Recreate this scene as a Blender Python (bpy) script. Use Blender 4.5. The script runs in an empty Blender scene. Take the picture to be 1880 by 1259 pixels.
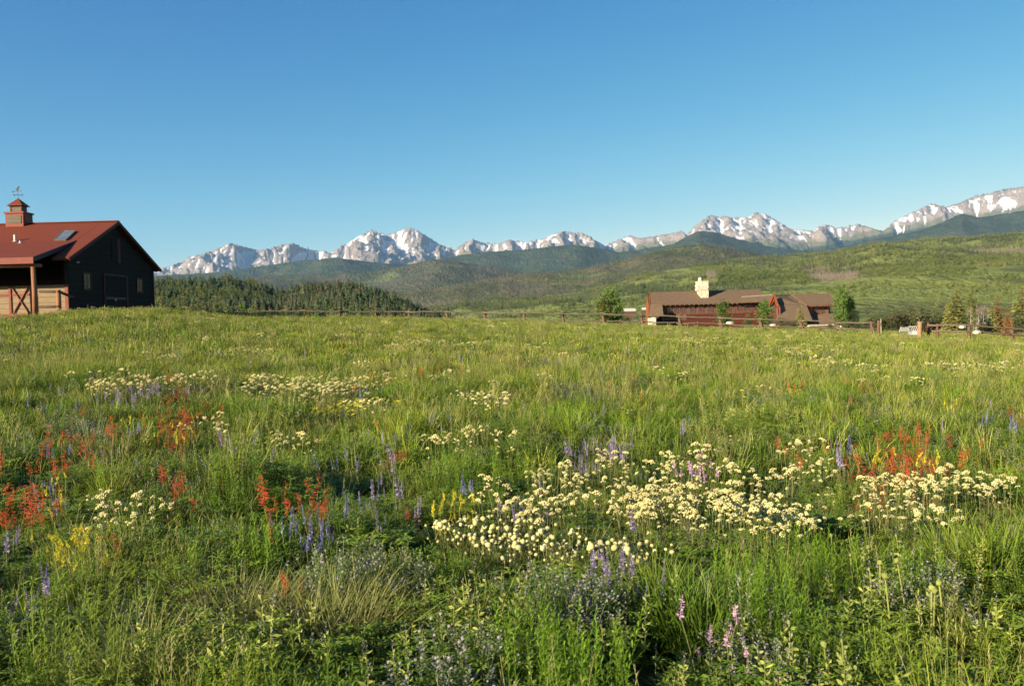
import bpy, math, random
import numpy as np
from mathutils import Matrix, Vector
PI = math.pi
random.seed(7)
sc = bpy.context.scene
C = sc.collection
# ---------------------------------------------------------------- camera
F_PX, W_PX, H_PX = 1628.0, 1880.0, 1259.0
EYE = 1.6
PITCH = math.atan(51.5 / F_PX)
ROLL = math.radians(1.5)
_f = Vector((0, math.cos(PITCH), -math.sin(PITCH)))
_r0 = Vector((1, 0, 0)); _u0 = _r0.cross(_f)
_r = _r0 * math.cos(ROLL) - _u0 * math.sin(ROLL)
_u = _u0 * math.cos(ROLL) + _r0 * math.sin(ROLL)
cam_d = bpy.data.cameras.new('camera')
cam = bpy.data.objects.new('camera', cam_d); C.objects.link(cam)
cam.matrix_world = Matrix(((_r.x, _u.x, -_f.x, 0), (_r.y, _u.y, -_f.y, 0), (_r.z, _u.z, -_f.z, EYE), (0, 0, 0, 1)))
cam_d.sensor_width = 36; cam_d.lens = F_PX / W_PX * 36
cam_d.clip_start = 0.05; cam_d.clip_end = 90000
cam_d.dof.use_dof = True; cam_d.dof.focus_distance = 9.0; cam_d.dof.aperture_fstop = 7.0
sc.camera = cam
# ---------------------------------------------------------------- world and sun
SUN_EL, SUN_AZ = math.radians(17.5), math.radians(-130)      # azimuth from +Y (view direction), negative = to the left
wd = bpy.data.worlds.new('World'); sc.world = wd; wd.use_nodes = True
nt = wd.node_tree; nt.nodes.clear()
sky = nt.nodes.new('ShaderNodeTexSky'); sky.sky_type = 'NISHITA'; sky.sun_disc = False
sky.sun_elevation = SUN_EL; sky.sun_rotation = SUN_AZ
sky.altitude = 2600; sky.air_density = 1.0; sky.dust_density = 0.2; sky.ozone_density = 2.2
bg = nt.nodes.new('ShaderNodeBackground'); bg.inputs[1].default_value = 0.0708
wo = nt.nodes.new('ShaderNodeOutputWorld')
# the camera's colour response to the clear mountain sky (contrast per channel)
_sep = nt.nodes.new('ShaderNodeSeparateColor'); _cmb = nt.nodes.new('ShaderNodeCombineColor'); nt.links.new(sky.outputs[0], _sep.inputs[0])
for _i, (_p, _k) in enumerate(((2.2, 2.45), (1.2, .90), (.62, .60))):
    _a = nt.nodes.new('ShaderNodeMath'); _a.operation = 'MULTIPLY'; _a.inputs[1].default_value = .115; nt.links.new(_sep.outputs[_i], _a.inputs[0])
    _b = nt.nodes.new('ShaderNodeMath'); _b.operation = 'POWER'; _b.inputs[1].default_value = _p; nt.links.new(_a.outputs[0], _b.inputs[0])
    _c = nt.nodes.new('ShaderNodeMath'); _c.operation = 'MULTIPLY'; _c.inputs[1].default_value = _k / .115; nt.links.new(_b.outputs[0], _c.inputs[0]); nt.links.new(_c.outputs[0], _cmb.inputs[_i])
nt.links.new(_cmb.outputs[0], bg.inputs[0]); nt.links.new(bg.outputs[0], wo.inputs[0])
sl = bpy.data.lights.new('sun', 'SUN'); sl.energy = 5.0; sl.angle = math.radians(0.53); sl.color = (1.0, 0.86, 0.64)
so = bpy.data.objects.new('sun', sl); C.objects.link(so)
SUN_DIR = Vector((math.sin(SUN_AZ) * math.cos(SUN_EL), math.cos(SUN_AZ) * math.cos(SUN_EL), math.sin(SUN_EL)))
so.rotation_euler = SUN_DIR.to_track_quat('Z', 'Y').to_euler(); so.location = (-20, -20, 30)
sc.view_settings.view_transform = 'Standard'; sc.view_settings.look = 'None'
sc.view_settings.exposure = 1.4; sc.view_settings.gamma = 1.0; sc.view_settings.use_curve_mapping = False
cy = sc.cycles
try:
    cy.use_adaptive_sampling = True; cy.adaptive_threshold = 0.02
    cy.use_denoising = True; cy.denoiser = 'OPENIMAGEDENOISE'
    cy.denoising_input_passes = 'RGB_ALBEDO_NORMAL'; cy.denoising_prefilter = 'ACCURATE'
except Exception: pass
cy.max_bounces = 5; cy.diffuse_bounces = 3; cy.glossy_bounces = 2; cy.transmission_bounces = 3
cy.transparent_max_bounces = 4; cy.volume_bounces = 0; cy.caustics_reflective = False; cy.caustics_refractive = False
# ---------------------------------------------------------------- noise (numpy)
def _h(ix, iy, s):
    n = (ix * 374761393 + iy * 668265263 + s * 974634777) & 0xffffffff
    n = ((n ^ (n >> 13)) * 1274126177) & 0xffffffff
    return ((n ^ (n >> 16)) & 0xffff) / 65535.0
def vn(x, y, s=0):
    x = np.asarray(x, float); y = np.asarray(y, float)
    ix = np.floor(x).astype(np.int64); iy = np.floor(y).astype(np.int64)
    fx = x - ix; fy = y - iy
    def g(i, j):
        a = _h(i, j, s) * 2 * PI
        return np.cos(a) * (x - i) + np.sin(a) * (y - j)
    u = fx * fx * fx * (fx * (fx * 6 - 15) + 10); v = fy * fy * fy * (fy * (fy * 6 - 15) + 10)
    a = g(ix, iy) * (1 - u) + g(ix + 1, iy) * u; b = g(ix, iy + 1) * (1 - u) + g(ix + 1, iy + 1) * u
    return (a * (1 - v) + b * v) * 1.5
def fbm(x, y, o=4, s=0, g=0.5):
    t = 0; a = 1; n = 0
    for k in range(o):
        t = t + a * vn(x * 2 ** k + 17.3 * k, y * 2 ** k - 9.1 * k, s + k); n += a; a *= g
    return t / n
def ridged(x, y, o=4, s=0, g=0.55):
    t = 0; a = 1; n = 0; w = 1
    for k in range(o):
        r = (1 - np.abs(vn(x * 2 ** k + 5.3 * k, y * 2 ** k + 7.7 * k, s + k)) * 1.35).clip(0, 1) ** 2
        t = t + a * r * w; w = (r * 1.6).clip(0, 1); n += a; a *= g
    return t / n
def sm(a, b, x):
    t = ((np.asarray(x, float) - a) / (b - a)).clip(0, 1); return t * t * (3 - 2 * t)
# ---------------------------------------------------------------- photo pixel <-> world
def ray(px, py):
    a = (np.asarray(px, float) - W_PX / 2) / F_PX; b = (H_PX / 2 - np.asarray(py, float)) / F_PX
    return (_r.x * a + _u.x * b + _f.x, _r.y * a + _u.y * b + _f.y, _r.z * a + _u.z * b + _f.z)
def at(px, py, d):
    x, y, z = ray(px, py)
    return x / y * d, d + 0 * x, EYE + z / y * d
def u_of(x, y):
    return W_PX / 2 + F_PX * np.asarray(x, float) / np.maximum(y, 0.3)
def ordinal_labels(pts, base, where):
    """one label for each of several look-alikes, by row and by order from either end; pts are photo points"""
    lab = {}; nr = max(1, math.ceil(len(pts) / 10)); rows = sorted(range(len(pts)), key=lambda i: pts[i][1]); per = math.ceil(len(pts) / nr)
    RN = {1: [''], 2: [' back row,', ' front row,'], 3: [' back row,', ' middle row,', ' front row,'], 4: [' back row,', ' upper row,', ' lower row,', ' front row,']}
    RN[5] = [' back row,', ' upper row,', ' middle row,', ' lower row,', ' front row,']; RN[6] = [' back row,', ' high row,', ' upper row,', ' lower row,', ' low row,', ' front row,']
    for r in range(nr):
        grp = sorted(rows[r * per:(r + 1) * per], key=lambda i: pts[i][0]); m = len(grp); rn = RN[min(nr, 6)][min(r, 5)]
        for j, i in enumerate(grp):
            k = '' if len(pts) == 1 else ' leftmost,' if j == 0 else ' rightmost,' if j == m - 1 else ' ' + ORD[min(j, 7)] + ' from left,' if j <= m // 2 else ' ' + ORD[min(m - 1 - j, 7)] + ' from right,'
            lab[i] = '%s,%s%s %s' % (base, k, rn, where)
            if len(lab[i].split()) > 16: print('LONG', lab[i])
    return lab
ORD = ['first', 'second', 'third', 'fourth', 'fifth', 'sixth', 'seventh', 'eighth']
def ip(pts, u): 
    p = np.array(pts, float); return np.interp(u, p[:, 0], p[:, 1])
# ---------------------------------------------------------------- meadow ground
SKYL = [(-400, 590), (0, 579), (70, 574), (125, 565), (160, 563), (300, 562), (450, 571), (600, 576), (750, 581), (950, 585), (1100, 591), (1200, 597), (1300, 601), (1450, 604), (1560, 607), (1650, 612), (1760, 617), (1880, 622), (2300, 634)]
CRD = [(-400, 42), (200, 42), (330, 52), (470, 62), (1600, 62), (1880, 56), (2300, 52)]
GRH = 0.31
def ground_z(x, y):
    x = np.asarray(x, float); y = np.asarray(y, float)
    u = np.clip(u_of(x, y), -400, 2300)
    D = ip(CRD, u)
    zc = at(u, ip(SKYL, u), D)[2] - GRH
    t = np.maximum(y, 0) / D
    s = np.where(t < 1, np.minimum(t, 1) ** 1.35, 1.0)
    over = np.maximum(y - D, 0)
    k = ip([(-400, .0006), (300, .0006), (500, .004), (900, .006), (1300, .003), (2300, .003)], u)
    z = zc * s - np.minimum(k * over ** 1.5, 70)
    near = 1 - sm(150, 600, y)
    z = z + near * (0.07 * fbm(x * .35, y * .35, 2, 3) * sm(0.5, 4, np.hypot(x, y)) + 0.05 * vn(x * 1.3, y * 1.3, 5) * sm(1, 4, np.hypot(x, y)))
    return z
def gz(x, y): return float(ground_z(np.array([x]), np.array([y]))[0])
_DD = np.concatenate([np.linspace(1.2, 20, 900), np.linspace(20.02, 75, 1200)])
def hit(px, py, h=0.0):
    """where the sight line through a photo point meets the meadow surface raised by h"""
    rx, ry, rz = [float(v) for v in ray(px, py)]
    X = rx / ry * _DD; Z = EYE + rz / ry * _DD
    g = ground_z(X, _DD) + h
    i = np.nonzero(Z <= g)[0]
    if len(i) == 0: return None
    d = float(_DD[i[0]]); return rx / ry * d, d
# ---------------------------------------------------------------- mesh helpers
def mesh_np(name, V, F, mats=(), attrs=None, smooth=False, mi=None):
    """V n x 3, F list of arrays (k x 3 or k x 4)"""
    me = bpy.data.meshes.new(name)
    F = [np.asarray(f, np.int32) for f in (F if isinstance(F, (list, tuple)) else [F]) if len(f)]
    me.vertices.add(len(V)); me.vertices.foreach_set('co', np.asarray(V, np.float32).ravel())
    nl = sum(f.size for f in F); nf = sum(len(f) for f in F)
    me.loops.add(nl); me.loops.foreach_set('vertex_index', np.concatenate([f.ravel() for f in F]))
    tot = np.concatenate([np.full(len(f), f.shape[1], np.int32) for f in F])
    st = np.concatenate([[0], np.cumsum(tot)[:-1]]).astype(np.int32)
    me.polygons.add(nf); me.polygons.foreach_set('loop_start', st); me.polygons.foreach_set('loop_total', tot)
    if mi is not None: me.polygons.foreach_set('material_index', np.asarray(mi, np.int32))
    me.polygons.foreach_set('use_smooth', np.full(nf, smooth))
    for m in (mats if isinstance(mats, (list, tuple)) else [mats]): me.materials.append(m)
    for k, a in (attrs or {}).items():
        at_ = me.attributes.new(k, 'FLOAT', 'POINT'); at_.data.foreach_set('value', np.asarray(a, np.float32))
    me.update(calc_edges=True); me.validate()
    return me
def link(name, me, parent=None, **props):
    o = bpy.data.objects.new(name, me); C.objects.link(o)
    if parent is not None: o.parent = parent
    for k, v in props.items():
        if v: o[k] = v
    return o
def thing(name, label, cat, loc=(0, 0, 0), rz=0.0, group=None):
    o = link(name, None, None, label=label, category=cat, group=group)
    o.location = loc; o.rotation_euler = (0, 0, rz); o.empty_display_size = .2
    return o
class MB:
    def __init__(s): s.v = []; s.f = []
    def poly(s, pts): 
        n = len(s.v); s.v += [tuple(p) for p in pts]; s.f.append(tuple(range(n, n + len(pts)))); return s
    def hexa(s, p):       # 8 points: bottom 4 ccw, top 4 ccw
        n = len(s.v); s.v += [tuple(q) for q in p]
        s.f += [tuple(n + i for i in f) for f in ((3, 2, 1, 0), (4, 5, 6, 7), (0, 1, 5, 4), (1, 2, 6, 5), (2, 3, 7, 6), (3, 0, 4, 7))]; return s
    def box(s, x0, x1, y0, y1, z0, z1):
        return s.hexa([(x0, y0, z0), (x1, y0, z0), (x1, y1, z0), (x0, y1, z0), (x0, y0, z1), (x1, y0, z1), (x1, y1, z1), (x0, y1, z1)])
    def beam(s, a, b, w, h, up=(0, 0, 1)):
        a = Vector(a); b = Vector(b); d = (b - a).normalized(); r = d.cross(Vector(up)).normalized() * w / 2; t = r.cross(d).normalized() * h / 2
        return s.hexa([a - r - t, a + r - t, b + r - t, b - r - t, a - r + t, a + r + t, b + r + t, b - r + t])
    def slab(s, q, th):   # quad with thickness downwards along its normal
        q = [Vector(p) for p in q]; n = (q[1] - q[0]).cross(q[3] - q[0]).normalized() * th
        return s.hexa([p - n for p in q] + q)
    def tube(s, a, b, r0, r1, n=8, wob=0, rng=random):
        a = Vector(a); b = Vector(b); d = (b - a).normalized(); r = d.orthogonal().normalized(); t = d.cross(r)
        k = len(s.v)
        for (p, rr) in ((a, r0), (b, r1)):
            for i in range(n):
                c = p + (r * math.cos(2 * PI * i / n) + t * math.sin(2 * PI * i / n)) * rr * (1 + wob * (rng.random() - .5)); s.v.append(tuple(c))
        for i in range(n): s.f.append((k + i, k + (i + 1) % n, k + n + (i + 1) % n, k + n + i))
        s.f.append(tuple(k + i for i in reversed(range(n)))); s.f.append(tuple(k + n + i for i in range(n))); return s
    def path(s, pts, rads, n=7):
        pts = [Vector(p) for p in pts]; k = len(s.v); ref = Vector((0.3, 1, 0.1))
        for i, p in enumerate(pts):
            d = (pts[min(i + 1, len(pts) - 1)] - pts[max(i - 1, 0)]).normalized(); r = d.cross(ref).normalized(); t = d.cross(r)
            for j in range(n): s.v.append(tuple(p + (r * math.cos(2 * PI * j / n) + t * math.sin(2 * PI * j / n)) * rads[i]))
        for i in range(len(pts) - 1):
            for j in range(n): s.f.append((k + i * n + j, k + i * n + (j + 1) % n, k + (i + 1) * n + (j + 1) % n, k + (i + 1) * n + j))
        s.f.append(tuple(k + i for i in reversed(range(n)))); s.f.append(tuple(k + (len(pts) - 1) * n + i for i in range(n))); return s
    def mesh(s, name, mat, smooth=False):
        me = bpy.data.meshes.new(name); me.from_pydata(s.v, [], s.f); me.materials.append(mat)
        if smooth: me.polygons.foreach_set('use_smooth', [True] * len(s.f))
        me.update(); return me
    def build(s, name, mat, parent=None, smooth=False, **props): return link(name, s.mesh(name, mat, smooth), parent, **props)
def grid_faces(nu, nv):
    i = np.arange(nv - 1)[:, None] * nu + np.arange(nu - 1)[None, :]
    i = i.ravel(); return np.stack([i, i + 1, i + nu + 1, i + nu], 1)
# ---------------------------------------------------------------- materials
def newmat(name):
    m = bpy.data.materials.new(name); m.use_nodes = True; t = m.node_tree; t.nodes.clear()
    out = t.nodes.new('ShaderNodeOutputMaterial'); return m, t, out
class G:
    """small node-building shorthand"""
    def __init__(s, t): s.t = t
    def n(s, typ, **kw):
        o = s.t.nodes.new(typ)
        for k, v in kw.items(): setattr(o, k, v)
        return o
    def put(s, sock, v):
        if isinstance(v, bpy.types.NodeSocket): s.t.links.new(v, sock)
        else:
            if isinstance(v, (tuple, list)) and len(v) == 3 and sock.type == 'RGBA': v = (*v, 1)
            sock.default_value = v
    def noise(s, scale, detail=3, rough=.55, vec=None, dim='3D'):
        o = s.n('ShaderNodeTexNoise'); s.put(o.inputs['Scale'], scale); o.inputs['Detail'].default_value = detail; o.inputs['Roughness'].default_value = rough
        if vec is not None: s.t.links.new(vec, o.inputs['Vector'])
        return o.outputs['Fac']
    def ramp(s, f, a, b):
        o = s.n('ShaderNodeMapRange'); o.interpolation_type = 'SMOOTHSTEP'; s.put(o.inputs[0], f); o.inputs[1].default_value = a; o.inputs[2].default_value = b; return o.outputs[0]
    def mix(s, f, a, b, mode='MIX'):
        o = s.n('ShaderNodeMix', data_type='RGBA', blend_type=mode); s.put(o.inputs[0], f); s.put(o.inputs[6], a); s.put(o.inputs[7], b); return o.outputs[2]
    def math(s, op, a, b=0.0):
        o = s.n('ShaderNodeMath', operation=op); s.put(o.inputs[0], a); s.put(o.inputs[1], b); return o.outputs[0]
    def attr(s, name): return s.n('ShaderNodeAttribute', attribute_name=name).outputs['Fac']
    def pos(s): return s.n('ShaderNodeNewGeometry').outputs['Position']
    def obj(s): return s.n('ShaderNodeTexCoord').outputs['Object']
    def rnd(s): return s.n('ShaderNodeObjectInfo').outputs['Random']
    def mapv(s, vec, scale): 
        o = s.n('ShaderNodeMapping'); s.put(o.inputs[0], vec); o.inputs[3].default_value = scale; return o.outputs[0]
    def bump(s, h, st, dist):
        o = s.n('ShaderNodeBump'); s.put(o.inputs['Height'], h); o.inputs['Strength'].default_value = st; o.inputs['Distance'].default_value = dist; return o.outputs[0]
    def bsdf(s, col, rough=.8, normal=None, spec=.3, metal=0.0):
        o = s.n('ShaderNodeBsdfPrincipled'); s.put(o.inputs['Base Color'], col); s.put(o.inputs['Roughness'], rough); o.inputs['Specular IOR Level'].default_value = spec; o.inputs['Metallic'].default_value = metal
        if normal is not None: s.t.links.new(normal, o.inputs['Normal'])
        return o.outputs[0]
def plain(name, c1, c2=None, scale=4.0, rough=.75, bump=0.0, spec=.3, stretch=None, metal=0.0, planks=None):
    """two-tone procedural surface; planks=(axis, size) adds board joints"""
    m, t, out = newmat(name); g = G(t); v = g.obj()
    if stretch: v = g.mapv(v, stretch)
    c2 = c2 or tuple(x * .7 for x in c1)
    n = g.noise(scale, 5, .6, v); col = g.mix(g.ramp(n, .3, .7), c1, c2)
    n2 = g.noise(scale * 6, 3, .6, v); col = g.mix(g.math('MULTIPLY', g.ramp(n2, .35, .75), .35), col, tuple(x * .6 for x in c2))
    h = n2; nrm = None
    if planks:
        w = g.n('ShaderNodeTexWave', wave_type='BANDS', bands_direction=planks[0], wave_profile='SAW'); w.inputs['Scale'].default_value = 1 / planks[1] / 2 / PI * 2 * PI / 6.2832 * 1.0
        w.inputs['Distortion'].default_value = 0; t.links.new(g.obj(), w.inputs['Vector'])
        e = g.ramp(w.outputs['Fac'], .0, .12); col = g.mix(e, tuple(x * .35 for x in c2), col); h = g.math('ADD', g.math('MULTIPLY', w.outputs['Fac'], 1.0), g.math('MULTIPLY', n2, .3)); bump = bump or .5
    if bump: nrm = g.bump(h, bump, .02)
    t.links.new(g.bsdf(col, rough, nrm, spec, metal), out.inputs[0]); return m
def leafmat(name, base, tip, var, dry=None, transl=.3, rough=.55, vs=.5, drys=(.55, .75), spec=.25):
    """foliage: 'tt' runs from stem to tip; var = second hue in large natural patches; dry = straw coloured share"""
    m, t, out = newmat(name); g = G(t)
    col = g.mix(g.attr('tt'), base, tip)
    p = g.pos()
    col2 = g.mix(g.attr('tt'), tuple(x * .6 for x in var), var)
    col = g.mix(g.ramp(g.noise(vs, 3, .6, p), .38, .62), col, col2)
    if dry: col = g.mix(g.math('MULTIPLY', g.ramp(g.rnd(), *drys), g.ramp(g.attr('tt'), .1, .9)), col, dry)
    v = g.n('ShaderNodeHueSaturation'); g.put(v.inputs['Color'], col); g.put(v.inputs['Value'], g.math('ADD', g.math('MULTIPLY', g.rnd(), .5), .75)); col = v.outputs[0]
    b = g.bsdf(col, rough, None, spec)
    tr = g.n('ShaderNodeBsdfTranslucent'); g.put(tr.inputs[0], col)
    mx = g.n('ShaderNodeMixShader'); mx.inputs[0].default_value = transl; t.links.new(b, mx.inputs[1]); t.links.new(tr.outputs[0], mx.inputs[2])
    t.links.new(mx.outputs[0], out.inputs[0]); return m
# ================================================================ ground sheet
def soil_mat():
    m, t, out = newmat('meadow_soil'); g = G(t); p = g.pos()
    n = g.noise(.9, 5, .6, p); n2 = g.noise(14, 4, .6, p)
    col = g.mix(g.ramp(n, .35, .65), (.055, .068, .018), (.085, .085, .03))
    col = g.mix(g.ramp(n2, .4, .7), col, (.035, .032, .014))
    far = g.noise(.02, 5, .6, p); col = g.mix(g.math('MULTIPLY', g.ramp(far, .45, .6), .5), col, (.10, .13, .03))
    t.links.new(g.bsdf(col, .95, g.bump(n2, .6, .05), .1), out.inputs[0]); return m
ys = np.concatenate([-np.geomspace(3000, 6, 14), np.linspace(-5, 0, 6), np.arange(.4, 80, .4), np.geomspace(80.5, 24000, 110)])
xn = np.concatenate([-np.geomspace(24000, 70, 40), np.arange(-60, 60.1, .8), np.geomspace(70, 24000, 40)])
GX, GY = np.meshgrid(xn, ys)
# widen sideways with distance so that each row reaches the horizon
GZ = ground_z(GX, GY)
link('ground', mesh_np('ground', np.stack([GX.ravel(), GY.ravel(), GZ.ravel()], 1), grid_faces(len(xn), len(ys)), soil_mat(), smooth=True), kind='structure')
# ================================================================ far terrain, each range a hill with a front and a back
def far_patch(name, mat, u, prof, d0, d1, d2, nr, rough, base_drop=60, back=0.35, pw=.8, spurs=None, attrfn=None, lo=None, jag=0.0, seed=0, wl=None):
    """prof: crest heights over the photo columns u; d0..d1 front slope, d1..d2 back slope. rough = metres of relief."""
    u = np.asarray(u, float); nu = len(u)
    q1 = int(nr * .78); d = np.concatenate([np.geomspace(d0, d1, q1), np.linspace(d1, d2, nr - q1 + 1)[1:]])
    U, D = np.meshgrid(u, d); X = (U - W_PX / 2) / F_PX * D
    crest = at(u, ip(prof, u), d1)[2][None, :]
    lo_z = (at(u, ip(lo, u), d0)[2] if lo else np.full(nu, -base_drop))[None, :]
    t = ((D - d0) / (d1 - d0)).clip(0, 1)
    if lo:
        tl = (np.log(D / d0) / math.log(d1 / d0)).clip(0, 1) ** pw
        yy = ip(lo, u)[None, :] * (1 - tl) + ip(prof, u)[None, :] * tl
        Z = at(U, yy, D)[2]
    else: Z = lo_z + (crest - lo_z) * t ** pw
    tb = ((D - d1) / (d2 - d1)).clip(0, 1)
    Z = Z - np.where(D > d1, (Z - lo_z) * tb * back * 2 + 0 * Z, 0)
    wl = wl or d1 * .12
    env = np.sin(np.minimum(t, 1) * PI * .5) * (1 - .5 * tb)
    rel = spurs(X, D) if spurs is not None else fbm(X / wl, D / wl, 5, seed)
    Z = Z + rough * rel * env * (sm(0, .12, t))
    # keep the crest line of the photograph
    el = (Z - EYE) / D; mx = el.max(0)
    tgt = (crest[0] - EYE) / d1
    diff = tgt - mx; k = np.ones(5) / 5
    diff = np.convolve(np.pad(diff, 2, mode='edge'), k, 'valid')
    Z = Z + diff[None, :] * D * sm(.15, .9, t) * np.where(D > d1, 1 - tb * .5, 1)
    if jag: Z = Z + jag * fbm(X / 60, D / 60, 3, seed + 9) * env * sm(.5, 1, t)
    at_ = attrfn(X, D, Z, t, U, rel) if attrfn else None
    o = link(name, mesh_np(name, np.stack([X.ravel(), D.ravel(), Z.ravel()], 1), grid_faces(nu, len(d)), mat, at_, True), kind='structure')
    return X, D, Z
def rock_mat():
    m, t, out = newmat('alpine_rock'); g = G(t); p = g.pos()
    v = g.mapv(p, (1, .35, 1.2))
    n = g.noise(.006, 8, .65, v); n2 = g.noise(.03, 6, .7, p)
    rock = g.mix(g.ramp(n, .35, .65), (.31, .25, .215), (.19, .165, .15)); rock = g.mix(g.ramp(n2, .4, .7), rock, (.36, .295, .255))
    green = g.mix(g.ramp(n2, .4, .6), (.028, .042, .022), (.045, .055, .03))
    gm = g.ramp(g.math('ADD', g.attr('trees'), g.math('MULTIPLY', g.math('SUBTRACT', n2, .5), .5)), .42, .58)
    tund = g.mix(g.ramp(n, .4, .6), (.12, .13, .06), (.17, .15, .09))
    tm = g.ramp(g.math('ADD', g.attr('trees'), g.math('MULTIPLY', g.math('SUBTRACT', n, .5), .6)), .12, .3)
    col = g.mix(tm, rock, tund); col = g.mix(gm, col, green)
    sn = g.ramp(g.math('ADD', g.attr('snow'), g.math('MULTIPLY', g.math('SUBTRACT', g.noise(.016, 8, .75, p), .5), .85)), .50, .56)
    col = g.mix(sn, col, (.66, .65, .67))
    t.links.new(g.bsdf(col, .95, g.bump(g.math('ADD', g.noise(.01, 8, .7, v), g.math('MULTIPLY', n2, .5)), 1.0, 60), .05), out.inputs[0]); return m
def hill_mat(name, a, b, c, sc1=.002, sc2=.012, meadow=None, mthr=(.55, .62), bd=25, red=None):
    m, t, out = newmat(name); g = G(t); p = g.pos()
    n1 = g.noise(sc1, 6, .6, p); n2 = g.noise(sc2, 6, .7, p); n3 = g.noise(sc2 * 5, 3, .7, g.mapv(p, (1, .5, 1)))
    col = g.mix(g.ramp(n1, .4, .6), a, b); col = g.mix(g.ramp(n2, .42, .66), col, c)
    if red: col = g.mix(g.math('MULTIPLY', g.ramp(g.noise(sc1 * 1.7, 5, .7, p), .56, .64), .7), col, red)
    if meadow: 
        mm = g.ramp(g.noise(sc1 * 1.3, 5, .6, g.mapv(p, (.6, .6, 3))), *mthr); col = g.mix(mm, col, meadow)
    col = g.mix(g.math('MULTIPLY', g.ramp(n3, .35, .7), .45), col, tuple(x * .45 for x in a))
    t.links.new(g.bsdf(col, .95, g.bump(g.math('ADD', n3, n2), .9, bd), .05), out.inputs[0]); return m
A_SKY = [(-500, 540), (0, 515), (200, 508), (280, 497), (300, 492), (345, 475), (400, 458), (430, 446), (455, 453), (480, 459), (500, 456), (525, 449), (545, 446), (565, 456), (590, 460), (615, 462), (640, 448), (665, 433), (690, 422), (715, 431), (735, 425), (757, 417), (775, 424), (795, 437), (820, 452), (840, 459), (855, 447), (873, 439), (895, 446), (915, 448), (940, 440), (960, 444), (985, 442), (1000, 438), (1020, 430), (1040, 424), (1055, 427), (1072, 427), (1095, 437), (1112, 449), (1125, 446), (1145, 437), (1160, 432), (1180, 437), (1200, 434), (1225, 430), (1257, 423), (1268, 428), (1280, 415), (1295, 403), (1312, 394), (1325, 400), (1335, 396), (1350, 400), (1370, 399), (1395, 390), (1410, 393), (1425, 402), (1440, 411), (1455, 420), (1470, 421), (1490, 424), (1500, 420), (1520, 411), (1540, 419), (1560, 416), (1580, 411), (1600, 416), (1625, 423), (1640, 410), (1660, 398), (1690, 385), (1712, 374), (1740, 379), (1765, 372), (1790, 361), (1815, 356), (1835, 350), (1850, 347), (1880, 343), (1950, 335), (2100, 350), (2400, 380)]
def a_spurs(X, D):
    wx = fbm(X / 1500, D / 1500, 3, 31) * 500
    big = ridged((X + wx) / 2300, D / 3800, 4, 11)
    fine = ridged((X + wx * .6 + .25 * D) / 620, D / 1500, 4, 21)
    vf = ridged((X - .4 * D) / 210, D / 480, 3, 23)
    return big * 1.0 + fine * .33 + vf * .07 - .78
def a_attr(X, D, Z, t, U, rel):
    fine = ridged((X + .25 * D + fbm(X / 1500, D / 1500, 3, 31) * 300) / 620, D / 1500, 4, 21)
    el = at(U, 0 * U, D)[2] * 0
    k = 25
    # concavity across the slope: snow lies in the gullies
    def blur(a, n):
        c = np.cumsum(np.pad(a, ((0, 0), (n + 1, n)), mode='edge'), 1); return (c[:, 2 * n + 1:] - c[:, :-2 * n - 1]) / (2 * n + 1)
    gul = (blur(Z, 5) - Z); gul2 = blur(Z, 16) - Z
    hrel = (Z / 2500.0)
    py = H_PX * 0
    wv_ = 260 * fbm(X / 700, D / 900, 3, 53)
    snow = .115 + gul / 22.0 * .22 + gul2 / 80 * .16 + .40 * ridged((X + wv_ * .6 + .2 * D) / 250, (D + wv_) / 1500, 3, 77) + .22 * ridged((X - .9 * D + wv_) / 520, D / 1000, 3, 79) + .26 * fbm(X / 800, D / 1300, 4, 51) + (sm(.4, 1, t) - .62) * .30
    # more snow to the east of the range, as seen, less at the lower western end
    snow = snow + ip([(280, .06), (480, .02), (640, .04), (820, -.02), (1000, .05), (1250, .1), (1450, .10), (1600, .10), (1750, .02), (1880, -.02)], U)
    e = (Z - EYE) / D * F_PX            # pixels above the eye line
    tl = ip([(280, 85), (400, 88), (480, 92), (560, 102), (640, 105), (720, 98), (800, 102), (860, 112), (950, 118), (1040, 122), (1120, 115), (1250, 130), (1400, 122), (1500, 118), (1700, 150), (1880, 175)], U)
    trees = (tl - e) / 36.0 + .25 + .30 * fbm(X / 900, D / 1500, 4, 61)
    snow = snow - (trees.clip(0, 1)) * .9
    return {'snow': snow.ravel(), 'trees': trees.ravel()}
ua = np.arange(-240, 2200, 1.35)
far_patch('mountains', rock_mat(), ua, A_SKY, 11500, 17500, 20500, 300, 700, base_drop=100, pw=1.15, spurs=a_spurs, attrfn=a_attr, jag=22)
B_SKY = [(-500, 530), (280, 507), (400, 500), (480, 489), (560, 478), (620, 473), (700, 482), (760, 488), (800, 478), (850, 468), (900, 462), (960, 459), (1020, 452), (1060, 449), (1100, 455), (1140, 463), (1180, 458), (1240, 448), (1262, 436), (1285, 424), (1310, 425), (1350, 436), (1400, 450), (1450, 459), (1500, 461), (1560, 452), (1600, 440), (1640, 434), (1690, 424), (1730, 409), (1770, 392), (1800, 399), (1840, 394), (1880, 387), (2300, 370)]
far_patch('hills', hill_mat('blue_green_forest', (.038, .058, .028), (.055, .072, .035), (.085, .09, .05), .0012, .006, bd=45), np.arange(-260, 2240, 3.2), B_SKY, 7200, 10500, 11400, 120, 210, base_drop=60, pw=.9, seed=71, wl=1500)
C_SKY = [(-500, 525), (280, 515), (420, 512), (500, 506), (600, 503), (680, 500), (740, 489), (800, 476), (850, 481), (900, 490), (960, 500), (1060, 498), (1110, 487), (1180, 470), (1240, 461), (1300, 458), (1400, 466), (1500, 472), (2300, 470)]
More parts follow.
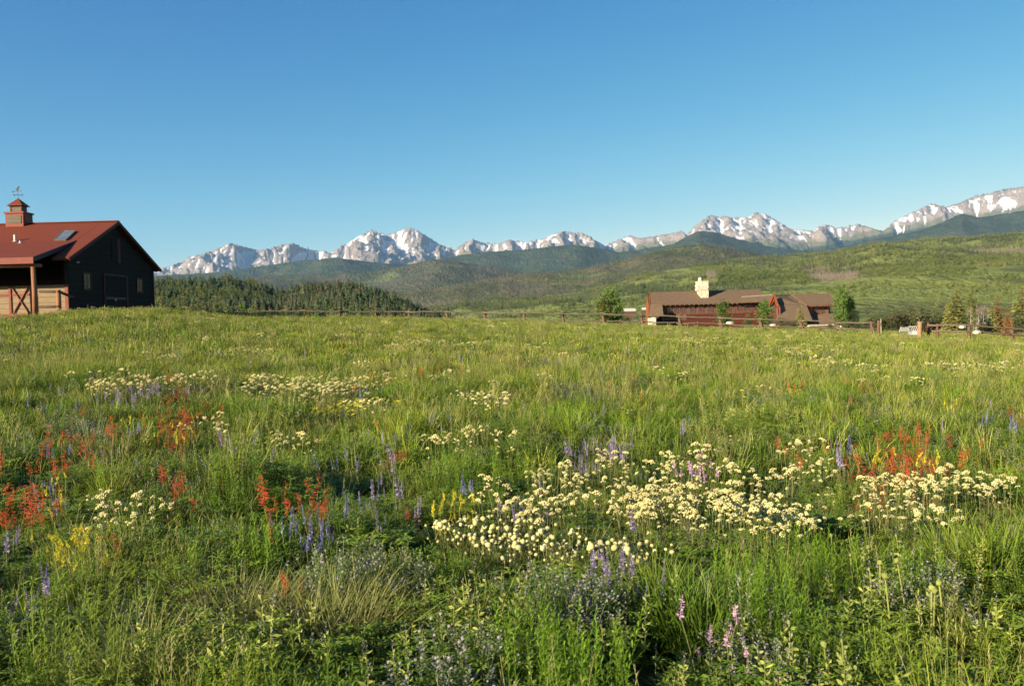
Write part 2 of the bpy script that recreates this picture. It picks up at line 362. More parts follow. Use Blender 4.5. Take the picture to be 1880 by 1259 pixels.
far_patch('hills', hill_mat('brown_green_forest', (.09, .095, .05), (.12, .11, .07), (.07, .09, .04), .0018, .01, meadow=(.13, .16, .06), mthr=(.60, .66), bd=30, red=(.14, .11, .08)), np.arange(-260, 2240, 3.2), C_SKY, 4200, 6300, 6900, 120, 110, base_drop=60, pw=.8, seed=81, wl=900)
C2_SKY = [(-500, 545), (280, 540), (600, 530), (760, 535), (850, 520), (930, 507), (1000, 502), (1080, 492), (1140, 478), (1200, 463), (1250, 452), (1290, 449), (1330, 453), (1380, 463), (1430, 476), (1500, 486), (2300, 500)]
XC, YC, ZC = far_patch('hills', hill_mat('dead_wood_slope', (.10, .105, .045), (.14, .12, .075), (.08, .10, .038), .003, .015, meadow=(.14, .2, .05), mthr=(.6, .66), bd=18, red=(.17, .125, .09)), np.arange(-260, 2240, 3.2), C2_SKY, 2300, 3900, 4300, 110, 50, base_drop=60, pw=.8, seed=91, wl=500)
D_SKY = [(-500, 600), (500, 590), (760, 576), (830, 560), (900, 548), (1000, 545), (1100, 530), (1200, 500), (1260, 492), (1330, 482), (1400, 474), (1480, 468), (1560, 458), (1620, 448), (1700, 441), (1790, 436), (1880, 430), (2300, 420)]
D_LO = [(-500, 640), (760, 640), (1000, 625), (1200, 612), (1300, 608), (1500, 609), (1600, 611), (1700, 617), (1880, 626), (2300, 640)]
D_MAT = hill_mat('green_hillside', (.125, .145, .048), (.17, .185, .06), (.10, .12, .042), .006, .03, meadow=(.235, .27, .075), mthr=(.47, .54), bd=8)
XD, YD, ZD = far_patch('hills', D_MAT, np.arange(300, 2240, 3.0), D_SKY, 72, 2600, 2900, 230, 30, lo=D_LO, pw=1.55, seed=101, wl=240)
E_SKY = [(-500, 519), (100, 519), (250, 519), (300, 521), (360, 519), (400, 518), (428, 512), (445, 514), (475, 529), (515, 539), (560, 531), (620, 526), (655, 527), (690, 536), (730, 552), (770, 567), (800, 582), (850, 602), (900, 640)]
E_LO = [(-500, 600), (900, 640)]
XE, YE, ZE = far_patch('hills', hill_mat('wooded_knoll', (.07, .09, .028), (.10, .115, .04), (.05, .065, .025), .02, .08, bd=3), np.arange(-300, 900, 3.0), E_SKY, 210, 760, 900, 110, 9, lo=E_LO, pw=1.0, seed=111, wl=90)

def surf(px, d):
    """height of the ground seen under photo column px at distance d (meadow or the hillside rising behind it)"""
    x = (px - W_PX / 2) / F_PX * d; z = gz(x, d)
    j = int(round((px - 300) / 3.0)); 
    if 0 <= j < XD.shape[1] and YD[0, j] <= d <= YD[-1, j]: z = max(z, float(np.interp(d, YD[:, j], ZD[:, j])))
    return x, z
# ================================================================ meadow plants
import bmesh
_ICO = {}
def ico(n):
    if n not in _ICO:
        b = bmesh.new(); bmesh.ops.create_icosphere(b, subdivisions=n, radius=1); b.verts.ensure_lookup_table()
        _ICO[n] = (np.array([v.co[:] for v in b.verts]), np.array([[v.index for v in f.verts] for f in b.faces])); b.free()
    return _ICO[n]
class PB:
    def __init__(s, seed=0): s.V = []; s.T = []; s.Q = []; s.t = []; s.mt = []; s.mq = []; s.n = 0; s.r = random.Random(seed); s.m = 0
    def add(s, V, Q=(), T=(), t=0.5):
        V = np.asarray(V, float).reshape(-1, 3); s.V.append(V); s.t.append(np.broadcast_to(np.asarray(t, float), (len(V),)))
        if len(Q): s.Q.append(np.asarray(Q) + s.n); s.mq += [s.m] * len(Q)
        if len(T): s.T.append(np.asarray(T) + s.n); s.mt += [s.m] * len(T)
        s.n += len(V)
    def blade(s, x, y, h, w, az, lean, segs=4, t0=0, t1=1, fold=None, z=0):
        k = np.linspace(0, 1, segs + 1); out = lean * h * k ** 1.9
        px = x + math.cos(az) * out; py = y + math.sin(az) * out; pz = z + h * (k - .28 * min(lean, 1.6) * k ** 2.6)
        fa = az + PI / 2 + s.r.uniform(-.9, .9) if fold is None else fold
        ww = w * .5 * (1 - k ** 1.6) ** .8 * (0.6 + .8 * np.minimum(k * 4, 1)) ; ww[-1] = 0
        L = np.stack([px - math.cos(fa) * ww, py - math.sin(fa) * ww, pz], 1); R = np.stack([px + math.cos(fa) * ww, py + math.sin(fa) * ww, pz], 1)
        V = np.empty((2 * segs + 1, 3)); V[0:2 * segs:2] = L[:-1]; V[1:2 * segs:2] = R[:-1]; V[-1] = L[-1]
        Q = [(2 * i, 2 * i + 1, 2 * i + 3, 2 * i + 2) for i in range(segs - 1)]; T = [(2 * segs - 2, 2 * segs - 1, 2 * segs)]
        tt = np.empty(len(V)); tt[0:2 * segs:2] = k[:-1]; tt[1:2 * segs:2] = k[:-1]; tt[-1] = 1
        s.add(V, Q, T, t0 + (t1 - t0) * tt); return (px[-1], py[-1], pz[-1])
    def leaf(s, p, az, el, L, W, t=.7, roll=0.0, droop=.25):
        d = np.array([math.cos(az) * math.cos(el), math.sin(az) * math.cos(el), math.sin(el)])
        sd = np.array([-math.sin(az), math.cos(az), 0]); up = np.cross(d, sd) * -1
        sd = sd * math.cos(roll) + up * math.sin(roll); p = np.asarray(p, float)
        m = p + d * L * .5 - np.array([0, 0, droop * .0]) ; tip = p + d * L - np.array([0, 0, droop * L])
        s.add([p, m + sd * W / 2 + up * W * .12, tip, m - sd * W / 2 + up * W * .12, m - up * W * .05], (), [(0, 1, 4), (1, 2, 4), (2, 3, 4), (3, 0, 4)], [t - .15, t, t + .15, t, t - .05])
    def stem(s, pts, r0, r1, t0=.2, t1=.5, n=3):
        pts = np.asarray(pts, float); k = len(pts); V = []; tt = []
        for i, p in enumerate(pts):
            r = r0 + (r1 - r0) * i / (k - 1)
            for j in range(n): V.append(p + np.array([math.cos(2 * PI * j / n) * r, math.sin(2 * PI * j / n) * r, 0])); tt.append(t0 + (t1 - t0) * i / (k - 1))
        Q = [(i * n + j, i * n + (j + 1) % n, (i + 1) * n + (j + 1) % n, (i + 1) * n + j) for i in range(k - 1) for j in range(n)]
        s.add(V, Q, (), tt)
    def ball(s, p, r, n=1, bump=.15, sq=1.0, t=.6):
        V, T = ico(n); f = 1 + np.array([s.r.uniform(-bump, bump) for _ in V])[:, None]
        Z = V * f * r; Z[:, 2] *= sq; s.add(Z + np.asarray(p), (), T, t + .35 * V[:, 2])
    def mesh(s, name, mats, smooth=False):
        V = np.concatenate(s.V); F = []; mi = []
        if s.Q: F.append(np.concatenate(s.Q)); mi += s.mq
        if s.T: F.append(np.concatenate(s.T)); mi += s.mt
        return mesh_np(name, V, F, mats, {'tt': np.concatenate(s.t)}, smooth, mi)
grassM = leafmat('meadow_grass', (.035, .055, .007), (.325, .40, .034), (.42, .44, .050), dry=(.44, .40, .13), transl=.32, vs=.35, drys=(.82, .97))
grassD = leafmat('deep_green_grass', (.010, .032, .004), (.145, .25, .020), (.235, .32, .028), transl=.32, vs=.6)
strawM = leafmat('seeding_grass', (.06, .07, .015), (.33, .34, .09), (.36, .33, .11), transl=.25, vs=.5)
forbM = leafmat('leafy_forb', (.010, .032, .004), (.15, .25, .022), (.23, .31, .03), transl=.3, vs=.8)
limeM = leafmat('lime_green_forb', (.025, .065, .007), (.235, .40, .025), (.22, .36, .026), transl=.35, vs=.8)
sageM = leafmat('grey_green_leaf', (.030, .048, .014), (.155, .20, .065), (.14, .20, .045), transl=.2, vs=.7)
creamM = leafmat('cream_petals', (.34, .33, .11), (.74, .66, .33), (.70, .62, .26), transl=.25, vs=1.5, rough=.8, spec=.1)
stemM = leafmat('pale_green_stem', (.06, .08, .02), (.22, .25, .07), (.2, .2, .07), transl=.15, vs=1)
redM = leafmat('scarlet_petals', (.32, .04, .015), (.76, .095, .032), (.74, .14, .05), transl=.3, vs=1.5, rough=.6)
orangeM = leafmat('orange_bracts', (.45, .10, .02), (.82, .26, .05), (.78, .18, .05), transl=.3, vs=1.5, rough=.6)
blueM = leafmat('blue_petals', (.14, .15, .28), (.30, .31, .62), (.36, .33, .60), transl=.3, vs=1.5, rough=.6)
mauveM = leafmat('mauve_petals', (.20, .15, .22), (.44, .34, .52), (.42, .34, .56), transl=.3, vs=1.5, rough=.6)
pinkM = leafmat('pink_petals', (.45, .25, .30), (.78, .50, .62), (.7, .42, .6), transl=.3, vs=1.5, rough=.6)
yellowM = leafmat('yellow_petals', (.45, .36, .02), (.85, .70, .04), (.80, .74, .06), transl=.3, vs=1.5, rough=.6)
podM = leafmat('downy_pods', (.14, .16, .035), (.40, .41, .10), (.33, .38, .09), transl=.2, vs=2, rough=.8)
greyM = leafmat('faded_heads', (.18, .165, .14), (.38, .34, .31), (.35, .31, .34), transl=.2, vs=2, rough=.9)
# ---- tufts for the field itself
def tuft(seed, n, R, h, w, lean, segs, mats, seeds=0, m0=0):
    p = PB(seed); r = p.r
    for i in range(n):
        a = r.uniform(0, 2 * PI); q = R * math.sqrt(r.random()); hh = h * r.uniform(.45, 1.1)
        p.m = m0; p.blade(q * math.cos(a), q * math.sin(a), hh, w * r.uniform(.7, 1.3), a + r.uniform(-1, 1), lean * r.uniform(.3, 1.5), segs)
    for i in range(seeds):
        a = r.uniform(0, 2 * PI); q = R * .6 * math.sqrt(r.random()); hh = h * r.uniform(1.05, 1.45); p.m = 1
        x, y = q * math.cos(a), q * math.sin(a); l = r.uniform(.03, .12)
        p.stem([(x, y, 0), (x + l * .4 * math.cos(a), y + l * .4 * math.sin(a), hh * .6), (x + l * math.cos(a), y + l * math.sin(a), hh)], w * .3, w * .22, .2, .8)
        for j in range(7):
            zz = hh * (.8 + .2 * j / 7); b = r.uniform(0, 2 * PI); p.leaf((x + l * .9 * math.cos(a), y + l * .9 * math.sin(a), zz), b, 1.1, .035, w * 1.3, .8)
    return p.mesh('tuft', mats)
def stalks(seed, n, R, h, leafL, leafW, mats, dens=26, el=.9):
    """several upright stalks dressed with narrow leaves"""
    p = PB(seed); r = p.r
    for i in range(n):
        a = r.uniform(0, 2 * PI); q = R * math.sqrt(r.random()); x, y = q * math.cos(a), q * math.sin(a); hh = h * r.uniform(.65, 1.12); b = r.uniform(0, 2 * PI); l = r.uniform(.02, .14) * hh
        tip = (x + l * math.cos(b), y + l * math.sin(b), hh)
        p.stem([(x, y, 0), (x + l * .3 * math.cos(b), y + l * .3 * math.sin(b), hh * .5), tip], leafW * .22, leafW * .1, .1, .6)
        for j in range(dens):
            k = .18 + .82 * (j / dens); c = j * 2.4 + r.uniform(-.4, .4); sz = (1.15 - .55 * k)
            p.leaf((x + l * k * k * math.cos(b), y + l * k * k * math.sin(b), hh * k * .97), c, el * r.uniform(.7, 1.2) * (.6 + .5 * k), leafL * sz * r.uniform(.8, 1.2), leafW * sz, .25 + .55 * k)
    return p.mesh('stalks', mats)
def palmate(seed, n, R, h, mats, L=.04):
    p = PB(seed); r = p.r
    for i in range(n):
        a = r.uniform(0, 2 * PI); q = R * math.sqrt(r.random()); x, y = q * math.cos(a), q * math.sin(a); hh = h * r.uniform(.4, 1.1); b = a + r.uniform(-.6, .6); l = hh * r.uniform(.1, .45)
        tp = (x + l * math.cos(b), y + l * math.sin(b), hh)
        p.stem([(x * .4, y * .4, 0), tp], .0018, .0012, .1, .4)
        for j in range(7): p.leaf(tp, j * 2 * PI / 7 + a, r.uniform(.1, .6), L * r.uniform(.8, 1.2), L * .26, .3 + .5 * hh / h)
    return p.mesh('palmate', mats)
def fuzz(seed, n, R, h, mats, w=.012):
    """broom-like grey shrub: forking twigs with small leaves and faded heads"""
    p = PB(seed); r = p.r
    for i in range(n):
        a = r.uniform(0, 2 * PI); q = R * math.sqrt(r.random()); hh = h * r.uniform(.6, 1.1) * (1 - .35 * (q / R) ** 2); x, y = q * math.cos(a), q * math.sin(a)
        p.m = 0; p.stem([(x * .3, y * .3, 0), (x * .7, y * .7, hh * .6), (x, y, hh)], .002, .001, .1, .7)
        for j in range(16):
            k = .3 + .7 * j / 16; p.leaf((x * (.3 + .7 * k), y * (.3 + .7 * k), hh * k), j * 2.4, r.uniform(.4, 1.1), .03 * r.uniform(.6, 1.3), w * .55, .3 + .5 * k)
        p.m = 1
        for j in range(5): p.leaf((x, y, hh * (.9 + .03 * j)), j * 2.4, .8, .018, w * .7, .6)
    return p.mesh('fuzz', mats)
def proto(meshes, name):
    col = bpy.data.collections.new(name)
    for i, me in enumerate(meshes): o = bpy.data.objects.new('%s_%02d' % (name, i), me); col.objects.link(o)
    return col
def scatter(name, meshes, P, rz, S, pid, tilt=None, kind='stuff'):
    col = proto(meshes, name + '_kinds'); me = bpy.data.meshes.new(name); me.vertices.add(len(P)); me.vertices.foreach_set('co', np.asarray(P, np.float32).ravel())
    R = np.zeros((len(P), 3), np.float32); R[:, 2] = rz
    if tilt is not None: R[:, 0] = tilt[0]; R[:, 1] = tilt[1]
    S = np.asarray(S, np.float32)
    if S.ndim == 1: S = np.stack([S] * 3, 1)
    a = me.attributes.new('rot', 'FLOAT_VECTOR', 'POINT'); a.data.foreach_set('vector', R.ravel())
    a = me.attributes.new('scl', 'FLOAT_VECTOR', 'POINT'); a.data.foreach_set('vector', S.ravel())
    a = me.attributes.new('pid', 'INT', 'POINT'); a.data.foreach_set('value', np.asarray(pid, np.int32))
    ng = bpy.data.node_groups.new(name + '_nodes', 'GeometryNodeTree')
    ng.interface.new_socket('Geometry', in_out='INPUT', socket_type='NodeSocketGeometry'); ng.interface.new_socket('Geometry', in_out='OUTPUT', socket_type='NodeSocketGeometry')
    N = ng.nodes; i = N.new('NodeGroupInput'); o = N.new('NodeGroupOutput'); ci = N.new('GeometryNodeCollectionInfo'); ci.inputs[0].default_value = col; ci.inputs['Separate Children'].default_value = True
    ip_ = N.new('GeometryNodeInstanceOnPoints'); ip_.inputs['Pick Instance'].default_value = True
    def na(n_, ty): q = N.new('GeometryNodeInputNamedAttribute'); q.data_type = ty; q.inputs[0].default_value = n_; return [s_ for s_ in q.outputs if s_.enabled and s_.name == 'Attribute'][0]
    L = ng.links.new; e2r = N.new('FunctionNodeEulerToRotation'); L(na('rot', 'FLOAT_VECTOR'), e2r.inputs[0])
    L(i.outputs[0], ip_.inputs['Points']); L(ci.outputs[0], ip_.inputs['Instance']); L(na('pid', 'INT'), ip_.inputs['Instance Index']); L(e2r.outputs[0], ip_.inputs['Rotation']); L(na('scl', 'FLOAT_VECTOR'), ip_.inputs['Scale']); L(ip_.outputs[0], o.inputs[0])
    ob = link(name, me, None, kind=kind); md = ob.modifiers.new('scatter', 'NODES'); md.node_group = ng; return ob
rs = np.random.RandomState(5)
def field(y0, y1, dens, side):
    """random points over the strip of meadow between two distances"""
    A = 0; w0 = .62 * y0 + side; w1 = .62 * y1 + side; n = int((w0 + w1) * (y1 - y0) * dens)
    t = rs.rand(n * 2); y = y0 + (y1 - y0) * t; keep = rs.rand(n * 2) < (.62 * y + side) / w1; y = y[keep][:n]
    x = (rs.rand(len(y)) * 2 - 1) * (.62 * y + side); return x, y
def hfield(x, y):
    """how tall the growth stands: tussocks and hollows"""
    nr = 1 - sm(6, 16, y); return (.80 + (.42 + .22 * nr) * vn(x * 1.1, y * 1.1, 41) + .25 * vn(x * .35, y * .35, 42) + (.32 + .20 * nr) * vn(x * 2.3, y * 2.3, 43)).clip(.16, 1.55)
# ---- the three belts of the field, finer near the camera
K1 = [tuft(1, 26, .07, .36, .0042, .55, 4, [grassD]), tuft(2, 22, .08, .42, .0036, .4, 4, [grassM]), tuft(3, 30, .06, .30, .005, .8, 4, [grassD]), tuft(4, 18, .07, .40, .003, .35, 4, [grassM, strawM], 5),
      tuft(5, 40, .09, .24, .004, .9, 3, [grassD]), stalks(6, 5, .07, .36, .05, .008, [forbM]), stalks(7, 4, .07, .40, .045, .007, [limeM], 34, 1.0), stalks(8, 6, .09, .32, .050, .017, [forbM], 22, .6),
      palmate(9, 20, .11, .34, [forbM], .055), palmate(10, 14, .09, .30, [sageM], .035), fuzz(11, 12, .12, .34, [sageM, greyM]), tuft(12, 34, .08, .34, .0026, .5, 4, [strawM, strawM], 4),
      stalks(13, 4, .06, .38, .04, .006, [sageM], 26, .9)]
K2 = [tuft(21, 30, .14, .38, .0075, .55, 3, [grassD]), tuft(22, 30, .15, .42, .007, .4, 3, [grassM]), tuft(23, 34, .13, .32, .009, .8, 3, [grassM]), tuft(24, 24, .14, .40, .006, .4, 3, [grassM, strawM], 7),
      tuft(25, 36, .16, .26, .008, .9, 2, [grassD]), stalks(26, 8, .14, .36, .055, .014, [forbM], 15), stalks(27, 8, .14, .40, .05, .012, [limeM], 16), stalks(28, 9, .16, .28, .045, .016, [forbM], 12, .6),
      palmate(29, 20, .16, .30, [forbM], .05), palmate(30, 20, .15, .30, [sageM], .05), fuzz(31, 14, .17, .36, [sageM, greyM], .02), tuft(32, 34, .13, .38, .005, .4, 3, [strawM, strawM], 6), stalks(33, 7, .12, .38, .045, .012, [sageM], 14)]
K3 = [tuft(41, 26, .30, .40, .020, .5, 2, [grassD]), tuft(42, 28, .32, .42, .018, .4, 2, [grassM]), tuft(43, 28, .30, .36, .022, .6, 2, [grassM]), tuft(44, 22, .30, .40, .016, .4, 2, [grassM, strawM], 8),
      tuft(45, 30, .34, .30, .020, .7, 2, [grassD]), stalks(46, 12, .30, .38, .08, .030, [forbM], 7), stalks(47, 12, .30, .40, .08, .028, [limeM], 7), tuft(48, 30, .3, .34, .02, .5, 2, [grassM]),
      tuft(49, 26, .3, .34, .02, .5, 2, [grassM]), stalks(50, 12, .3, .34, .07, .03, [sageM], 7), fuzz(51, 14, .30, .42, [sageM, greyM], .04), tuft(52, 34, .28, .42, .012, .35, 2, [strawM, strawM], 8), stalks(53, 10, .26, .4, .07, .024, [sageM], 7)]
def choose(x, y, k):
    a = vn(x * .5, y * .5, 61); b = vn(x * .28, y * .28, 62); c = vn(x * .9, y * .9, 63); q = rs.rand(len(x))
    W = np.zeros((len(x), 13)); far = sm(6, 22, y)
    W[:, 0] = 1.2 + 1.8 * (a > 0); W[:, 1] = .8 + 2.2 * far; W[:, 2] = .8; W[:, 3] = .5 + 1.6 * far * (b > -.2); W[:, 4] = .8 * (1 - .5 * far)
    W[:, 5] = 1.1 + 2.6 * (a < -.1); W[:, 6] = .5 + 4.5 * (c > .18); W[:, 7] = 1.2 * (1 - far * .4) + 2.0 * (vn(x * .7 + 9, y * .7, 66) > .3) * (1 - far); W[:, 8] = 1.3 * (b < .2) * (1 - far * .7); W[:, 9] = .9 * (b < .0) * (1 - far * .5)
    W[:, 10] = .15 + 2.0 * (vn(x * .6, y * .6, 64) > .30); W[:, 11] = .45 + .25 * far + 2.0 * (vn(x * .55, y * .55, 65) > .45); W[:, 12] = .4 * (b < .1)
    W = np.cumsum(W, 1); W /= W[:, -1:]; return (q[:, None] > W).sum(1)
def belt(name, kinds, y0, y1, dens, side, sc_, hs=1.0):
    x, y = field(y0, y1, dens, side); hh = hfield(x, y); z = ground_z(x, y) - .01
    # barn floor and buildings stay clear; bare hollows between the near clumps
    ok = ~((y < 7.5) & (hh < .42) & (rs.rand(len(x)) < .85))
    for f in CLEAR: ok &= ~f(x, y)
    x, y, z, hh = x[ok], y[ok], z[ok], hh[ok]; s = sc_ * rs.uniform(.8, 1.2, len(x)); low = 1 - .45 * sm(0, 1, near_flower(x, y))
    S = np.stack([s, s, s * hh * hs * low], 1)
    scatter(name, kinds, np.stack([x, y, z], 1), rs.rand(len(x)) * 6.28, S, choose(x, y, 0), (rs.normal(0, .08, len(x)), rs.normal(0, .08, len(x))))
    return len(x)
CLEAR = []
FB = []      # flower base positions, (x, y): growth right in front of them stays lower
def near_flower(x, y):
    if not FB: return np.zeros(len(x))
    f = np.array(FB); out = np.zeros(len(x)); 
    for i in range(0, len(x), 4000):
        dx = x[i:i + 4000, None] - f[None, :, 0]; dy = y[i:i + 4000, None] - f[None, :, 1] + .12
        out[i:i + 4000] = np.exp(-(dx * dx * 14 + dy * dy * 5)).max(1)
    return out
# ================================================================ wild flowers, each plant a thing
def umbel(seed, r=.028, k=12, br=.008, dome=.55):
    p = PB(seed); q = p.r
    for i in range(k):
        a = i * 2.4; d = r * math.sqrt((i + .4) / k); p.ball((d * math.cos(a), d * math.sin(a), dome * r * (1 - (d / r) ** 2) + q.uniform(-.002, .002)), br * q.uniform(.8, 1.2), 1, .18, .75, .55)
    for i in range(5): a = i * 1.26; p.leaf((0, 0, -.014), a, .6, .022, .003, .2)
    return p.mesh('flower_head', [creamM], True)
def pompon(seed, r=.016):
    p = PB(seed); p.ball((0, 0, 0), r, 2, .22, .85, .5); return p.mesh('flower_head', [creamM], True)
def spike(seed, L, r, mat, k=22, petal=.016, pw=.010, tip=.4, el=.2, buds=None):
    """a flower spike: petals in rings round the upper stem"""
    p = PB(seed); q = p.r; p.stem([(0, 0, -.01), (0, 0, L)], .0016, .0008, .1, .3)
    for j in range(k):
        z = L * j / k; w = 1 - (1 - tip) * j / k; a = j * 2.4 + q.uniform(-.3, .3)
        for m in range(3): p.leaf((0, 0, z), a + m * 2.1 + q.uniform(-.3, .3), el + q.uniform(-.3, .4), petal * w * q.uniform(.8, 1.3) + r * .2, pw * w, .5 + q.uniform(-.2, .35), q.uniform(-1, 1), .1)
    return p.mesh('flower_spike', [mat], False)
def tubes(seed, L, mat):
    """scarlet trumpets standing off one side of a loose spike"""
    p = PB(seed); q = p.r; p.stem([(0, 0, -.01), (0, 0, L)], .0016, .0008, .1, .3)
    for j in range(17):
        z = L * j / 17; a = q.uniform(0, 2 * PI); l = .024 * q.uniform(.7, 1.2); e = q.uniform(-.5, .5)
        p.leaf((0, 0, z), a, e, l, .007, .5, q.uniform(-1, 1), .1); c = np.array([math.cos(a) * math.cos(e) * l, math.sin(a) * math.cos(e) * l, z + math.sin(e) * l])
        for m in range(4): p.leaf(c, a + m * 1.57 + .5, .2, .013, .008, .75, 0, .1)
    return p.mesh('flower_spike', [mat], False)
def stem_mesh(seed, h, lean, r=.0016, leaves=8, L=.04, mat=None):
    p = PB(seed); pts = [(lean * h * (k / 5) ** 1.5, 0, h * k / 5) for k in range(6)]; p.stem(pts, r, r * .7, .2, .9)
    for j in range(leaves):
        k = (j + .5) / leaves * .8; p.leaf((lean * h * k ** 1.5, 0, h * k), j * 2.4, .7, L, L * .16, .3)
    return p.mesh('stem', [mat or stemM])
def make_flower(name, seed, n, hgt, spread, heads, mat_leaf, lean=.15, leaves=8, L=.04, basal=None):
    """template: Empty > foliage and several stems, each stem > its flower head (not linked; see place)"""
    q = random.Random(seed); parts = []; stems = [stem_mesh(seed + i, hgt, lean * q.uniform(.3, 1.6), leaves=leaves, L=L, mat=mat_leaf) for i in range(3)]
    ln = [v.co.x for v in (s.vertices[-1 - 0] for s in stems)]
    for i in range(n):
        a = q.uniform(0, 2 * PI); d = spread * math.sqrt(q.random()); s = q.uniform(.58, 1.12); k = i % 3
        parts.append((stems[k], (d * math.cos(a), d * math.sin(a), 0), a + q.uniform(-.7, .7), s, heads[i % len(heads)], k, q.uniform(.8, 1.15)))
    top = [max(v.co.z for v in s.vertices) for s in stems]; tx = []
    for s in stems:
        m = max(s.vertices, key=lambda v: v.co.z); zs = [v for v in s.vertices if v.co.z > hgt * .995]; tx.append((sum(v.co.x for v in zs) / len(zs), sum(v.co.y for v in zs) / len(zs), hgt))
    return dict(name=name, parts=parts, basal=basal or tuft(seed + 50, 14, spread * .9, hgt * .5, .005, .8, 3, [forbM]), tips=tx, h=hgt)
def place(T, loc, rz, scale, label, cat, group, head='flower_head', detail=True):
    root = thing(T['name'], label, cat, loc, rz, group); root.scale = (scale,) * 3
    o = link('foliage', T['basal'], root)
    for (me, p, a, s, hm, k, hs) in T['parts']:
        st = link('stem', me, root); st.location = p; st.rotation_euler = (0, 0, a); st.scale = (s, s, s)
        hd = link(head, hm, st); hd.location = T['tips'][k]; hd.scale = (hs * .95, hs * 1.05, hs); tl = .45 if T['name'] in ('cream_flower', 'yellow_flower') else .12; hd.rotation_euler = (math.sin(p[0] * 900) * tl, math.cos(p[1] * 700) * tl, a)
    FB.append((loc[0], loc[1])); return root
_joined = {}
def place_small(T, loc, rz, scale, label, cat, group):
    """far plant: the same plant as one mesh"""
    key = id(T)
    if key not in _joined:
        b = bmesh.new(); mats = []; 
        def addm(me, M):
            off = len(mats); 
            for m_ in me.materials: mats.append(m_)
            n0 = len(b.verts); f0 = len(b.faces); b.from_mesh(me); b.verts.ensure_lookup_table(); b.faces.ensure_lookup_table()
            for v in b.verts[n0:]: v.co = M @ v.co
            for f in b.faces[f0:]: f.material_index += off
        addm(T['basal'], Matrix())
        for (me, p, a, s, hm, k, hs) in T['parts']:
            M = Matrix.Translation(p) @ Matrix.Rotation(a, 4, 'Z') @ Matrix.Scale(s, 4); addm(me, M); addm(hm, M @ Matrix.Translation(T['tips'][k]) @ Matrix.Scale(hs * 1.15, 4))
        me = bpy.data.meshes.new(T['name']); b.to_mesh(me); b.free()
        for m_ in mats: me.materials.append(m_)
        _joined[key] = me
    o = link(T['name'], _joined[key], None, label=label, category=cat, group=group); o.location = loc; o.rotation_euler = (0, 0, rz); o.scale = (scale,) * 3
    FB.append((loc[0], loc[1])); return o
U = [umbel(100 + i, (.021, .028, .0165, .025, .019)[i], (15, 20, 9, 17, 12)[i], .0072, (.5, .7, .9, .4, .8)[i]) for i in range(5)]
PO = [pompon(110 + i, (.013, .0155, .011)[i]) for i in range(3)]
SR = [tubes(120 + i, .11 + .04 * i, redM) for i in range(3)]
SO = [tubes(125 + i, .12 + .04 * i, orangeM) for i in range(2)]
SB = [spike(130 + i, .09 + .035 * i, .008, blueM, 12, .014, .010) for i in range(3)]
SM = [spike(135 + i, .08 + .035 * i, .007, mauveM, 13, .012, .009) for i in range(3)]
SP = [spike(140 + i, .05 + .02 * i, .010, pinkM, 9, .014, .011) for i in range(2)]
SY = [spike(145 + i, .05 + .018 * i, .008, yellowM, 11, .011, .008, .5, .5) for i in range(3)]
def ymat(seed):
    p = PB(seed); q = p.r
    for i in range(16): a = i * 2.4; d = .03 * math.sqrt(i / 16); p.leaf((d * math.cos(a), d * math.sin(a), 0), q.uniform(0, 6.3), .3, .016, .011, .7)
    return p.mesh('flower_head', [yellowM])
YM = [ymat(150 + i) for i in range(2)]
sunf = PB(160)
for i in range(13): sunf.leaf((0, 0, 0), i * 2 * PI / 13, .15, .035, .012, .7)
sunf.ball((0, 0, .004), .010, 1, .1, .6, .3); sunM = sunf.mesh('flower_head', [yellowM])
PODL = []
for i in range(3):
    p = PB(170 + i); q = p.r; p.stem([(0, 0, 0), (0, 0, .12)], .0022, .0014, .2, .4)
    for j in range(9): L_ = .040 * q.uniform(.5, 1.25); a_ = j * 2.4 + q.uniform(-.7, .7); e_ = q.uniform(.1, 1.0); p.leaf((0, 0, .013 * j), a_, e_, L_, .013, .7, q.uniform(-.5, .5), .05); p.leaf((0, 0, .013 * j), a_, e_ + .07, L_ * .9, .012, .5, 1.2, .05)
    p.m = 1
    for j in range(8): p.leaf((0, 0, .115 + .006 * j), j * 2.4, .9, .012, .005, .6)
    PODL.append(p.mesh('seed_pods', [podM, greyM]))
